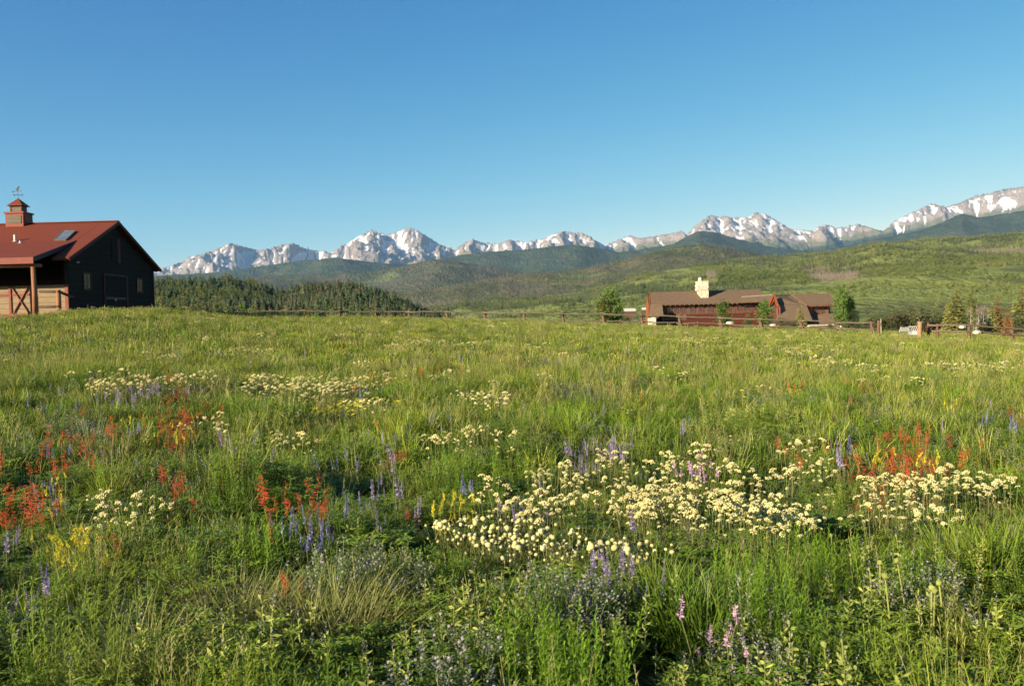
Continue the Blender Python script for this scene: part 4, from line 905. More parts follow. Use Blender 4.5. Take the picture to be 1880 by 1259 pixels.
# roof fittings
def on_roof(px, py):
    a, b, c = [float(v) for v in ray(px, py)]
    # plane z = HE + pitch*(Y-50)
    k = (EYE - BZ - HE + pitch * B0[1]) / (pitch * b - c); return k * a - B0[0], k * b - B0[1], EYE + k * c - BZ
def on_porch(px, py):
    a, b, c = [float(v) for v in ray(px, py)]; sl_ = (HB - HP) / (YB - YP); k = (EYE - BZ - HP + sl_ * (B0[1] + YP)) / (sl_ * b - c); return k * a - B0[0], k * b - B0[1], EYE + k * c - BZ
q = [Vector(on_roof(*p)) for p in ((100, 442), (122, 442), (139, 426), (117, 426))]; n_ = Vector((0, -pitch, 1)).normalized()
sk = MB(); 
for i in range(4): sk.beam(q[i] + n_ * .05, q[(i + 1) % 4] + n_ * .05, .05, .12, n_)
sk = sk.build('skylight', louver_mat, barn); MB().poly([p + n_ * .09 for p in q]).build('pane', sky_glass, sk)
p = Vector(on_porch(28, 444)); vp = MB().tube(p, p + Vector((0, 0, .42)), .085, .085, 10).build('vent_pipe', white_metal, barn); MB().tube(p + Vector((0, 0, .001)), p + Vector((0, 0, .06)), .16, .10, 10).build('flashing', white_metal, vp)
p = Vector(on_porch(37, 447)); MB().tube(p, p + Vector((0, 0, .16)), .05, .05, 8).tube(p, p + Vector((0, 0, .05)), .12, .07, 8).build('vent_pipe', white_metal, barn)
# cupola
cx = float(ray(35, 400)[0] / ray(35, 400)[1]) * (B0[1] + mid) - B0[0]; cw = .56; zc = HR
cup = MB().box(cx - cw, cx + cw, mid - cw, mid + cw, zc - .35, zc + .60).build('cupola', red_paint, barn)
MB().box(cx - cw - .07, cx + cw + .07, mid - cw - .07, mid + cw + .07, zc + .603, zc + .70).build('cornice', red_paint, cup)
MB().box(cx - cw + .12, cx + cw - .12, mid - cw - .03, mid - cw - .003, zc - .02, zc + .46).build('louver', louver_mat, cup); MB().box(cx + cw + .003, cx + cw + .03, mid - cw + .15, mid + cw - .15, zc + .05, zc + .46).build('louver', louver_mat, cup)
MB().box(cx - .34, cx + .34, mid - .34, mid + .34, zc + .70, zc + 1.12).build('lantern', louver_mat, cup)
MB().box(cx - .37, cx - .30, mid - .375, mid - .3, zc + .703, zc + 1.12).box(cx + .30, cx + .37, mid - .375, mid - .3, zc + .703, zc + 1.12).build('corner_post', red_paint, cup)
e_ = .50; zt = zc + 1.10; c4 = [(cx - e_, mid - e_, zt), (cx + e_, mid - e_, zt), (cx + e_, mid + e_, zt), (cx - e_, mid + e_, zt)]; ap = (cx, mid, zt + .52)
pc = MB(); 
for i in range(4): pc.poly([c4[i], c4[(i + 1) % 4], ap])
pc.poly(list(reversed(c4))); pc.build('cap_roof', red_metal, cup)
wv = MB().tube((cx, mid, zt + .45), (cx, mid, zt + 1.12), .014, .010, 6).build('weather_vane', iron, barn)
MB().beam((cx - .26, mid, zt + .72), (cx + .26, mid, zt + .72), .018, .018).beam((cx, mid - .26, zt + .72), (cx, mid + .26, zt + .72), .018, .018).tube((cx - .26, mid - .03, zt + .72), (cx - .26, mid + .03, zt + .72), .05, .05, 6).tube((cx + .26, mid - .03, zt + .72), (cx + .26, mid + .03, zt + .72), .05, .05, 6).build('direction_cross', iron, wv)
MB().beam((cx - .30, mid, zt + .95), (cx + .24, mid, zt + .98), .02, .03).tube((cx - .33, mid - .02, zt + .94), (cx - .33, mid + .02, zt + .94), .06, .06, 6).beam((cx - .08, mid, zt + .98), (cx + .02, mid, zt + 1.18), .03, .12).beam((cx + .0, mid, zt + 1.1), (cx + .10, mid, zt + 1.30), .03, .06).build('vane_figure', iron, wv)
def BARN_CLEAR(x, y): return (x < B0[0] - .2) & (x > B0[0] + XL) & (y > B0[1] + .3) & (y < B0[1] + W)
# ================================================================ pole rail by the barn
rail_mat = plain('weathered_rail', (.30, .21, .13), (.20, .14, .09), 6, .85, .4, .1, stretch=(3, 3, .6))
dark_rail = plain('dark_pole', (.07, .05, .035), (.10, .07, .05), 6, .85, .3, .1)
def P3(px, py, d): a, b, c = at(px, py, d); return Vector((float(a), float(b), float(c)))
bf = thing('corral_rail', 'short pole rail on log posts beside the barn porch', 'fence', (0, 0, 0)); bf.location = (*P3(107, 560, 47.4)[:2], gz(*P3(107, 560, 47.4)[:2])); o_ = Vector(bf.location)
for (px, d, top) in ((107, 47.4, 532),):
    t_ = P3(px, top, d) - o_; MB().path([(t_.x, t_.y, gz(t_.x + o_.x, t_.y + o_.y) - o_.z - .2), (t_.x, t_.y, t_.z)], [.13, .12], 10).build('post', log_mat, bf, True)
for (a, b, c, d, e, f) in ((73.5, 535, 47.9, 109, 535.5, 47.3), (108, 535.5, 47.3, 134, 545.5, 49.6), (73.5, 563, 47.9, 109, 562.5, 47.3)):
    MB().path([P3(a, b, c) - o_, P3(d, e, f) - o_], [.075, .07], 8).build('rail', dark_rail, bf, True)  # dark pole colour puts the shade of the rails' lower side into them
# ================================================================ the lodge behind the fence
shingle = plain('brown_shingles', (.185, .125, .075), (.150, .100, .062), 2.2, .9, .4, .1, planks=('Z', .16))
shingle2 = plain('brown_shingle_siding', (.16, .10, .062), (.13, .08, .05), 2.5, .9, .4, .1, planks=('Z', .3))
wall_br = plain('red_brown_boards', (.13, .075, .05), (.10, .055, .037), 3, .8, .4, .1, planks=('X', .3))
wall_rd = plain('dark_red_boards', (.095, .028, .017), (.075, .022, .014), 3, .8, .4, .1, planks=('Z', .3))
orange_w = plain('orange_stained_timber', (.28, .080, .028), (.21, .06, .022), 4, .6)
trim_rd = plain('red_brown_trim', (.17, .05, .028), (.14, .04, .022), 4, .6)
beam_dk = plain('dark_rafter_ends', (.30, .16, .09), (.2, .1, .05), 4, .7)
def stone_mat():
    m, t, out = newmat('cream_stone'); g = G(t); v = g.mapv(g.obj(), (1.5, 1.5, 3.2))
    vo = g.n('ShaderNodeTexVoronoi', feature='F1'); vo.inputs['Scale'].default_value = 1.2; t.links.new(v, vo.inputs['Vector'])
    ve = g.n('ShaderNodeTexVoronoi', feature='DISTANCE_TO_EDGE'); ve.inputs['Scale'].default_value = 1.2; t.links.new(v, ve.inputs['Vector'])
    s_ = g.n('ShaderNodeSeparateColor'); t.links.new(vo.outputs['Color'], s_.inputs[0]); col = g.mix(s_.outputs[0], (.58, .48, .35), (.74, .64, .50)); e = g.ramp(ve.outputs['Distance'], .01, .07); col = g.mix(e, (.36, .27, .17), col)
    t.links.new(g.bsdf(col, .9, g.bump(e, .7, .05), .1), out.inputs[0]); return m
stone = stone_mat()
LD = 118.0; lx, _, _ = P3(1190, 590, LD); LZ = -0.9
lodge = thing('lodge', 'long brown shingled lodge with orange gable timber and a cream stone chimney', 'house', (lx, LD, LZ)); lo_ = Vector((lx, LD, LZ))
def lp(px, py, d): return P3(px, py, d) - lo_
zE1 = lp(1300, 556.3, 118).z; zR1 = lp(1300, 533.3, 122.5).z
def xx(px, d): return lp(px, 560, d).x
x0, x1 = xx(1216, 118), xx(1412, 118)
# main wing
rf = MB().slab([(x0, 0, zE1), (x1, 0, zE1), (x1, 4.5, zR1), (x0 - .02, 4.5, zR1)], .14)
rf.slab([(x1, 9, zE1), (xx(1197, 122), 9, zE1), (xx(1197, 122), 4.5, zR1), (x1, 4.5, zR1)], .14)
a_ = lp(1190.5, 580, 116.0); b_ = lp(1218, 579, 116.0); rf.slab([(a_.x, a_.y, a_.z), (b_.x, b_.y, b_.z), (x0, 0 + .02, zE1 + .004), (xx(1194, 118), .02, zE1 + .004)], .14)
rf.slab([(xx(1194, 118), 0, zE1), (x0, 0, zE1), (x0, 4.5, zR1), (xx(1196.5, 122), 4.5, zR1)], .14); rf = rf.build('roof', shingle, lodge)
wl = MB().box(x0 + .2, x1, .9, 1.0, 0, zE1 + .15).build('wall', wall_br, lodge, label='red-brown board wall')
MB().box(xx(1262, 118), x1, .78, .897, 0, 1.95).build('lower_wall', wall_rd, lodge, label='dark red lower wall'); MB().box(x0 + .2, xx(1262, 118) - .003, .80, .897, 0, 1.2).build('lower_wall', wall_rd, lodge)
MB().box(x0 + .2, x1, 8.0, 8.1, 0, zE1).build('wall', wall_br, lodge)
zw0 = lp(1260, 574, 118.9).z; zw1 = zE1 - .28
for (a, b, fm) in ((1225, 1233, wall_br), (1237, 1244, wall_br), (1249, 1255, wall_br), (1267, 1275, trim_rd), (1283, 1289, wall_br), (1299, 1307, trim_rd), (1334, 1341, trim_rd), (1353, 1360, trim_rd), (1365, 1371.5, trim_rd), (1375, 1381, trim_rd), (1385, 1392, trim_rd)):
    xa_, xb_ = xx(a, 118.8), xx(b, 118.8)
    w_ = MB().box(xa_ - .1, xa_, .84, .897, zw0, zw1).box(xb_, xb_ + .1, .84, .897, zw0, zw1).box(xa_, xb_, .842, .897, zw1 - .1, zw1).box(xa_, xb_, .842, .897, zw0, zw0 + .1).build('window', trim_rd, lodge)
    MB().box(xa_, xb_, .87, .896, zw0 + .1, zw1 - .1).build('pane', glass_dark, w_)
for k in range(22):
    xk = x0 + .45 + k * (x1 - x0 - .9) / 21; MB().beam((xk, .0, zE1 - .17), (xk, .898, zE1 - .17 + .39), .12, .16).build('rafter_end', beam_dk, lodge)
MB().box(x0 + .1, x0 + .28, .5, .75, 0, zE1 - .05).build('corner_post', wall_br, lodge)
# left gable with its orange timber
gl = xx(1196, 119) ; MB().poly([(gl - .0, .9, 0), (gl, 4.5, zR1 - .2), (gl, 8.0, 0)]).poly([(gl + .1, 8.0, 0), (gl + .1, 4.5, zR1 - .2), (gl + .1, .9, 0)]).build('gable_wall', orange_w, lodge)
MB().beam((a_.x - .05, a_.y, a_.z - .12), (xx(1195.5, 122) , 4.4, zR1 - .1), .12, .24).build('barge_board', orange_w, lodge); MB().beam((a_.x + .2, a_.y + .4, a_.z - .3), (xx(1198, 120), 2.6, zR1 - 1.2), .3, .3).build('gable_brace', orange_w, lodge)
MB().box(a_.x, a_.x + 1.0, a_.y + .2, a_.y + .6, 0, a_.z - .2).build('stone_pier', stone, lodge)
# chimney
cb = lp(1294, 543, 119.9); ch = MB().hexa([(xx(1287, 120), 1.9, cb.z - .4), (xx(1301, 120), 1.9, cb.z - .4), (xx(1301, 120), 3.4, cb.z - .4), (xx(1287, 120), 3.4, cb.z - .4), (xx(1283.5, 120), 1.85, lp(1290, 533, 120).z), (xx(1301, 120), 1.85, lp(1290, 533, 120).z), (xx(1301, 120), 3.45, lp(1290, 533, 120).z), (xx(1283.5, 120), 3.45, lp(1290, 533, 120).z)])
zc0 = lp(1290, 533, 120).z; zc1 = lp(1290, 516, 120).z; r_ = random.Random(4); n_l = 8
for k in range(n_l):
    za = zc0 + (zc1 - zc0) * k / n_l + .003; zb = zc0 + (zc1 - zc0) * (k + 1) / n_l; w1 = r_.uniform(-.08, .06); ch.box(xx(1281.5, 120) + w1, xx(1300.5, 120) + r_.uniform(-.05, .09), 1.8 + r_.uniform(-.05, .05), 3.5, za, zb)
ch = ch.build('chimney', stone, lodge); MB().tube((xx(1288, 120), 2.6, zc1), (xx(1288, 120), 2.6, lp(1288, 509, 120).z), .24, .20, 10).build('chimney_cap', white_metal, ch)
# raised porch roof at the right part of the main wing
q0 = [lp(1352, 555, 117.6), lp(1412, 553, 117.6), lp(1420, 541, 119.2), lp(1361, 545, 119.2)]; MB().slab(q0, .12).build('porch_roof', shingle, lodge); MB().beam(q0[3], q0[2], .05, .05).build('flashing', white_metal, lodge)
# second wing
zr2 = lp(1470, 539, 121).z; ze2 = lp(1505, 559, 116.5).z
p1, p2, p3, p4 = lp(1480, 560.5, 116.5), lp(1533, 557.5, 116.5), lp(1522, 538, 121), lp(1451, 540, 121)
MB().slab([p1, p2, p3, p4], .16).slab([Vector((p2.x, 9, ze2)), Vector((p4.x, 9, ze2)), Vector((p4.x, p4.y, p4.z)), Vector((p3.x, p3.y, p3.z))], .14).build('roof', shingle, lodge)
c1, c2, c3, c4_ = lp(1428, 584, 113.5), lp(1492, 588, 113.5), lp(1452, 540.5, 120.9), lp(1421, 541, 118.0)
c5, c6 = lp(1424.5, 560, 116.0), lp(1481, 560.8, 116.35); MB().slab([c1, c2, c6, c5], .16).slab([c5, c6, c3, c4_], .16).build('cross_roof', shingle, lodge, label='steep brown slope of the entrance gable')
MB().beam(c3 + Vector((0, -.05, .05)), c6 + Vector((0, -.05, .03)), .12, .06).build('valley_flashing', beam_dk, lodge)
g0, g1, g2 = lp(1411, 562, 114.6), lp(1420.5, 541.5, 116.8), lp(1428, 563, 114.4)
MB().beam(g0, g1, .26, .26).build('barge_board', orange_w, lodge); MB().beam(g1, g2, .26, .26).build('barge_board', orange_w, lodge); MB().beam(lp(1415, 562, 114.9), lp(1421, 551, 115.8), .2, .2).build('gable_brace', orange_w, lodge)
MB().poly([g0 + Vector((.2, .4, 0)), g2 + Vector((-.1, .4, 0)), g1 + Vector((0, .4, -.3))]).build('gable_wall', trim_rd, lodge)
for px in (1429, 1433): MB().tube((xx(px, 114), -3.6, 0), (xx(px, 114), -3.6, lp(px, 564, 114).z), .17, .15, 8).build('porch_post', trim_rd, lodge)
MB().box(xx(1412, 117), xx(1482, 117), .2, .3, 0, ze2 - .3).build('wall', wall_br, lodge)
wz0, wz1 = lp(1500, 577.5, 117.4).z, lp(1500, 563, 117.4).z
MB().box(xx(1480, 117.5), xx(1521, 117.5), -.5, -.4, 0, ze2).build('wall', shingle2, lodge); MB().box(xx(1521, 117.5) + .01, xx(1529, 117.5), .4, 8, 0, ze2).build('wall', glass_dark, lodge)
for (a, b) in ((1488, 1493), (1497, 1503), (1508, 1512)):
    xa_, xb_ = xx(a, 117.4), xx(b, 117.4); w_ = MB().box(xa_ - .12, xa_, -.56, -.503, wz0, wz1).box(xb_, xb_ + .12, -.56, -.503, wz0, wz1).box(xa_, xb_, -.56, -.503, wz1 - .1, wz1 - .003).box(xa_, xb_, -.56, -.503, wz0, wz0 + .1).build('window', trim_rd, lodge); MB().box(xa_, xb_, -.53, -.502, wz0 + .1, wz1 - .1).build('pane', glass_dark, w_)
MB().box(xx(1486, 117.4), xx(1518, 117.4), -.60, -.503, wz0 - .14, wz0 - .003).build('sill', trim_rd, lodge)
for k in range(11):
    xk = xx(1482.5 + k * 4.4, 116.8); MB().beam((xk, -1.45, ze2 - .22), (xk, -.5, ze2 - .02), .12, .14).build('rafter_end', orange_w if k % 1 == 0 else beam_dk, lodge)
s1, s2, s3, s4 = lp(1486, 603, 113.5), lp(1540, 601, 113.5), lp(1528, 575.5, 116.9), lp(1489, 578.6, 116.9)
MB().slab([s1, s2, s3, s4], .16).build('lower_roof', shingle, lodge, label='low brown lean-to slope'); MB().box(s1.x + .3, s2.x - .3, -3.9, -.6, -.5, .2).build('foundation', stone, lodge)
# ================================================================ fences
def log(mb, pts, r0, r1, rng, n=7, k=5):
    P = []; 
    for i in range(k):
        t = i / (k - 1); p = Vector(pts[0]).lerp(Vector(pts[1]), t) + Vector((0, rng.uniform(-.03, .03), rng.uniform(-.035, .035) if 0 < i < k - 1 else 0)); P.append(p)
    mb.path(P, [r0 + (r1 - r0) * i / (k - 1) * rng.uniform(.85, 1.15) for i in range(k)], n)
post_mat = plain('brown_fence_post', (.15, .09, .055), (.11, .07, .045), 5, .85, .4, .1, stretch=(3, 3, .7))
greyrail = plain('grey_split_rail', (.18, .145, .10), (.11, .09, .065), 5, .85, .4, .1, stretch=(.6, 3, 3))
rg = random.Random(31)
FP = [(437, 571, 80), (497, 573, 77), (560, 574, 74), (624, 576, 72), (690, 573, 70), (751, 571, 67), (821, 571, 67), (890, 571, 67), (962, 573, 66), (1033, 574, 66), (1107, 573, 66), (1178, 576, 66), (1247, 577, 66), (1322, 580, 66), (1396, 583, 65), (1470, 585, 65), (1539, 588, 65), (1600, 590, 64)]
fence = thing('rail_fence', 'long split-rail fence of brown posts and weathered rails crossing behind the meadow', 'fence', (*P3(1033, 590, 66)[:2], gz(*P3(1033, 590, 66)[:2]))); fo = Vector(fence.location)
pp = []
for (px, top, d) in FP:
    t_ = P3(px, top, d); gr = gz(t_.x, t_.y); hh = max(1.15, t_.z - gr); b_ = Vector((t_.x, t_.y, gr - .15)) - fo; t_ = Vector((t_.x, t_.y, max(t_.z, gr + .9))) - fo; pp.append((t_, b_))
    m_ = MB(); log(m_, (b_, t_), .12, .10, rg); 
    m_.build('post', post_mat, fence, True)
    m_ = MB(); log(m_, (b_ + Vector((.12, -.55, 0)), t_ + Vector((-.05, .14, -.08))), .09, .07, rg); m_.build('brace_post', post_mat, fence, True)
for i in range(len(pp) - 1):
    (t0, b0), (t1, b1) = pp[i], pp[i + 1]
    for (o0, th_) in ((.14, .055), (.62, .05)):
        m_ = MB(); e = rg.uniform(-.05, .05); log(m_, (t0 + Vector((-.25, -.12, -o0 + e)), t1 + Vector((.25, -.12, -o0 - e))), th_ * rg.uniform(.85, 1.2), th_ * rg.uniform(.7, 1), rg, 7, 6); m_.build('rail', dark_rail if i < 5 else greyrail, fence, True)
    if i % 2 == 0 and i > 4: m_ = MB(); mid_ = t0.lerp(t1, .45); log(m_, (Vector((mid_.x, mid_.y, b0.z + .1)), mid_ + Vector((0, 0, -.5))), .08, .07, rg); m_.build('stub_post', post_mat, fence, True)
tan_post = plain('tan_gate_post', (.34, .20, .125), (.27, .15, .09), 5, .8, .4, .1, stretch=(3, 3, .7))
def one_post(px, top, d, r, mat, name, label, cat='post', marker=False):
    t_ = P3(px, top, d); gr = gz(t_.x, t_.y); o = thing(name, label, cat, (t_.x, t_.y, gr)); m_ = MB(); log(m_, ((0, 0, -.2), (0, 0, t_.z - gr)), r, r * .93, rg, 9); m_.build('post_body', mat, o, True)
    if marker: MB().tube((.14, -.05, .2), (.14, -.05, t_.z - gr + .12), .018, .018, 6).build('marker_rod', stone, o)
    return o
one_post(1613, 588, 62, .12, post_mat, 'gate_post', 'slim brown gate post with a white marker rod, at the end of the long fence', marker=True)
one_post(1688.5, 590.5, 58, .15, tan_post, 'gate_post', 'thick tan gate post beside the white slatted cattle guard wing')
f2 = thing('rail_fence', 'short split-rail fence right of the gate, below the spruces', 'fence', (*P3(1780, 612, 58)[:2], gz(*P3(1780, 612, 58)[:2]))); fo = Vector(f2.location); pq = []
for (px, top, d, mt, w) in ((1704, 592, 59, trim_rd, .11), (1721, 592, 62, trim_rd, .10), (1779, 598, 58, post_mat, .11), (1858, 601, 57, post_mat, .12), (1935, 606, 56, post_mat, .12)):
    t_ = P3(px, top, d); gr = gz(t_.x, t_.y); m_ = MB(); log(m_, (Vector((t_.x, t_.y, gr - .2)) - fo, t_ - fo), w, w * .95, rg); m_.build('post', mt, f2, True); pq.append(t_)
for (a, b, c, d, e, f) in ((1700, 597, 59, 1783, 597, 58), (1778, 597.5, 58, 1862, 603, 57), (1855, 603, 57, 1940, 610, 56), (1700, 607.5, 59, 1783, 608.5, 58), (1778, 609, 58, 1862, 614.5, 57), (1855, 614, 57, 1940, 621, 56), (1690, 591.5, 58.6, 1722, 592.5, 61.9)):
    m_ = MB(); log(m_, (P3(a, b, c) - fo + Vector((0, -.14, 0)), P3(d, e, f) - fo + Vector((0, -.14, 0))), .07, .06, rg, 7, 6); m_.build('rail', dark_rail if a > 1700 else greyrail, f2, True)
# white slatted wing of the cattle guard
cg = thing('cattle_guard_wing', 'white slatted cattle guard wing beside the tan gate post', 'cattle guard', (*P3(1670, 613, 60)[:2], gz(*P3(1670, 613, 60)[:2]))); co_ = Vector(cg.location)
def bars(x_a, x_b, ta, tb, bot_a, bot_b, d0, d1, n, lean, nm):
    fr = MB(); A = P3(x_a + lean, ta, d0) - co_; B = P3(x_b + lean, tb, d1) - co_; A2 = P3(x_a, bot_a, d0) - co_; B2 = P3(x_b, bot_b, d1) - co_
    for (p, q_) in ((A, B), (A2, B2), (A, A2), (B, B2)): fr.beam(p, q_, .035, .035)
    fr.build('panel_frame', white_metal, cg)
    for i in range(1, n): t = i / n; MB().beam(A.lerp(B, t), A2.lerp(B2, t), .03, .03).build('bar', white_metal, cg)
bars(1651, 1667, 600.5, 599.5, 609, 608, 59.2, 61.2, 6, 3.5, 'a'); bars(1671, 1688, 599, 599, 607.5, 607, 60.8, 59, 5, -2.5, 'b')
q_ = [P3(1667, 608.5, 60.8) - co_, P3(1687, 608, 59.1) - co_]; MB().beam(q_[0] + Vector((0, 0, -.12)), q_[1] + Vector((0, 0, -.12)), .06, .22).build('base_board', white_metal, cg)
# ================================================================ trees
bark = plain('brown_bark', (.16, .11, .08), (.10, .07, .05), 8, .9, .5, .1)
aspen_bark = plain('pale_aspen_bark', (.48, .45, .37), (.3, .28, .22), 8, .9, .3, .1)
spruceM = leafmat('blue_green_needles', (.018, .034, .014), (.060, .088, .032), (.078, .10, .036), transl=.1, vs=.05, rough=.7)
spruceY = leafmat('yellow_green_needles', (.07, .08, .02), (.33, .32, .085), (.27, .27, .07), transl=.15, vs=.2, rough=.7)  # yellow-green is the needles' own colour
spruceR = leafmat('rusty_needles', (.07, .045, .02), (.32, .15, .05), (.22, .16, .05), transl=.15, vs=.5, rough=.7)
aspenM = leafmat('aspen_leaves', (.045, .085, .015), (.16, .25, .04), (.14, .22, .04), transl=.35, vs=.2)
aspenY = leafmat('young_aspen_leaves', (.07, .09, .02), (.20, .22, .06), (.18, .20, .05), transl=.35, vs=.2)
willowM = leafmat('olive_willow_leaves', (.05, .055, .02), (.14, .13, .055), (.10, .12, .04), transl=.25, vs=.3)
deadM = leafmat('bare_grey_twigs', (.12, .10, .08), (.30, .25, .19), (.27, .2, .14), transl=.05, vs=.01, rough=.9)
def spruce(seed, h, r, mats, lv=16, br=11, droop=.25, fill=6):
    """drooping boughs in whorls, each bough a fan of needle sprays"""
    p = PB(seed); q = p.r
    for l in range(lv):
        k = l / lv; z = h * (.07 + .90 * k); R = r * (1 - k) ** .85 * q.uniform(.82, 1.12) + .03 * h * .5
        nb = max(4, int(br * (1 - k * .55)))
        for b in range(nb):
            a = b * 2 * PI / nb + l * .7 + q.uniform(-.25, .25); Rb = R * q.uniform(.7, 1.12)
            if q.random() < .07: continue
            for f in range(fill):
                t = (f + .6) / fill; c = np.array([math.cos(a) * Rb * t * .85, math.sin(a) * Rb * t * .85, z - droop * Rb * t + .08 * Rb * t * t])
                L = (Rb * .55 + .16) * (1.15 - .5 * t)
                for s_ in (-1, 1): p.leaf(c, a + s_ * q.uniform(.4, 1.0), q.uniform(-.3, .25), L * q.uniform(.7, 1.2), L * .55, .3 + .55 * t, q.uniform(-.6, .6), .12)
            p.leaf(np.array([math.cos(a) * Rb * .7, math.sin(a) * Rb * .7, z - droop * Rb * .7]), a, q.uniform(-.2, .2), Rb * .4, Rb * .16, .85, 0, .1)
    for i in range(5): p.leaf((0, 0, h * .93), i * 1.3, 1.2, h * .08, h * .02, .7)
    return p.mesh('crown', mats)
def leafy(seed, h, r, z0, mats, n=1300, leaf=.16, clumps=26, cone=.5):
    p = PB(seed); q = p.r; cs = []
    for i in range(clumps):
        k = q.random() ** .8; a = q.uniform(0, 6.3); R = r * (math.sin(PI * (.12 + .80 * k)) ** .7) * (1 - cone * k) * math.sqrt(q.random()); cs.append((R * math.cos(a), R * math.sin(a), z0 + (h - z0) * k, r * q.uniform(.18, .36)))
    for i in range(n):
        c = cs[q.randrange(clumps)]; u = q.gauss(0, .5), q.gauss(0, .5), q.gauss(0, .55)
        p.leaf((c[0] + u[0] * c[3], c[1] + u[1] * c[3], c[2] + u[2] * c[3] * 1.2), q.uniform(0, 6.3), q.uniform(-1.2, 1.2), leaf * q.uniform(.6, 1.4), leaf * .8 * q.uniform(.7, 1.2), q.uniform(.2, .9), q.uniform(-1.5, 1.5), .1)
    return p.mesh('crown', mats)
def trunk(seed, h, r, mat, limbs=6, lo=.3):
    q = random.Random(seed); m = MB(); m.path([(0, 0, -.3), (q.uniform(-.1, .1) * r * 3, 0, h * .4), (q.uniform(-.2, .2) * r * 3, 0, h)], [r, r * .7, r * .15], 8)
    for i in range(limbs):
        z = h * (lo + (.9 - lo) * i / limbs); a = i * 2.4; L = h * .16 * (1.2 - z / h); m.path([(0, 0, z), (math.cos(a) * L, math.sin(a) * L, z + L * .6)], [r * .35, r * .1], 5)
    return m.mesh('trunk', mat, True)
def tree(name, crown, trk, loc, rz, s, label, cat, group=None):
    o = thing(name, label, cat, loc, rz, group); o.scale = (s,) * 3 if not isinstance(s, tuple) else s
    link('crown', crown, o); link('trunk', trk, o); return o
def put(px, top, base, d, hm):
    """tree with its tip and foot at photo rows top and base: location and scale for a template hm metres tall"""
    x, z = surf(px, d); t_ = P3(px, top, d); return (x, d, z - .05), (t_.z - z) / hm
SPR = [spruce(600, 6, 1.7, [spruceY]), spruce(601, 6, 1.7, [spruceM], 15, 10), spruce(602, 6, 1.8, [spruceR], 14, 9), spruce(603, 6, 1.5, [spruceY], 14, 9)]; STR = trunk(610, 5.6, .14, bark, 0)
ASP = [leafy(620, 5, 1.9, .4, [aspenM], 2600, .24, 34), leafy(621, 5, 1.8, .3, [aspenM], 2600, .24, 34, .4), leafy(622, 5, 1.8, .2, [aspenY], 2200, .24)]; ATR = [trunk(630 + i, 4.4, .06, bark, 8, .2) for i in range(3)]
TR = [('aspen', 0, 1122, 536, 100, 1.0, 'leafy green aspen left of the lodge, above the rail fence'), ('spruce_tree', 1, 1137, 553, 101, 1.15, 'dark bushy evergreen tucked against the aspen left of the lodge'),
      ('aspen', 2, 1108, 552, 99, .9, 'low pale green aspen at the foot of the aspen left of the lodge'),
      ('aspen', 1, 1330, 557, 84, .95, 'round green young aspen in front of the red lower wall'), ('aspen', 0, 1405, 555, 84, 1.0, 'bright green young aspen before the lodge entrance gable'),
      ('spruce_tree', 3, 1374, 569, 84, 1.25, 'short yellow-green spruce between the two young aspens'), ('spruce_tree', 3, 1470, 551, 86, 1.0, 'yellow-green spruce in front of the brown entrance slope'),
      ('aspen', 0, 1546, 531, 102, .62, 'tall slim aspen at the right end of the lodge'), ('aspen', 1, 1558, 548, 104, .75, 'smaller aspen behind the tall slim one at the lodge end'), ('spruce_tree', 1, 1571, 562, 95, .85, 'small dark spruce right of the lodge'),
      ('spruce_tree', 0, 1757, 526, 78, .95, 'tall yellow-green spruce behind the short fence'), ('spruce_tree', 0, 1744, 543, 80, .9, 'yellow spruce overlapping the tall yellow-green spruce'), ('spruce_tree', 1, 1771, 569, 76, 1.0, 'small dark spruce at the foot of the tall yellow-green one'),
      ('spruce_tree', 3, 1823, 555, 82, 1.0, 'middle yellow-green spruce between the tall spruce and the frame edge'), ('spruce_tree', 2, 1833, 538, 96, .7, 'slender olive spruce behind the middle yellow-green one'), ('spruce_tree', 2, 1851, 559, 66, .75, 'rusty brown spruce at the end of the short fence'),
      ('spruce_tree', 0, 1878, 521, 80, 1.05, 'biggest golden spruce at the edge of the view'), ('spruce_tree', 1, 1868, 566, 76, 1.0, 'dark low spruce under the biggest golden spruce'), ('spruce_tree', 0, 1915, 530, 84, 1.0, 'golden spruce just past the edge of the view'),
      ('aspen', 2, 1783, 548, 88, .55, 'thin olive aspen beside the grove of bare stems'), ('spruce_tree', 3, 1806, 562, 90, .8, 'olive spruce behind the grove of bare stems')]
rt = random.Random(77)
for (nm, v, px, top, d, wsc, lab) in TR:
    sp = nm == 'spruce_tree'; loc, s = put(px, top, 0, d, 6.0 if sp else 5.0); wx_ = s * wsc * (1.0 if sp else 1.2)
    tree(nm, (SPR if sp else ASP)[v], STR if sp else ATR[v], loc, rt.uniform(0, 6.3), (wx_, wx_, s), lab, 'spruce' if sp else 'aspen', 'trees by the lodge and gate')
# bare stems grove
GR = [leafy(650 + i, 4, .5, 1.2, [deadM], 260, .10, 14, .2) for i in range(2)]; GT = [trunk(655 + i, 4, .05, aspen_bark, 9, .3) for i in range(2)]
GL = ordinal_labels([(1782 + 2.8 * i, 0) for i in range(13)][:10], 'bare stemmed tree', 'grove between the spruces'); GL.update(ordinal_labels([(0, 0), (1, 0), (2, 0)], 'slim bare tree', 'edge of grove') and {10 + k: v.replace('edge of grove', 'at the far end of the grove') for k, v in ordinal_labels([(0, 0), (1, 0), (2, 0)], 'slim bare tree', 'edge of grove').items()})
for i in range(13):
    px = 1782 + i * 2.8 + rt.uniform(-2, 2); loc, s = put(px, rt.uniform(556, 566), 0, rt.uniform(84, 95), 4.0); tree('bare_tree', GR[i % 2], GT[i % 2], loc, rt.uniform(0, 6), s, GL[i], 'tree', 'grove of bare stems')
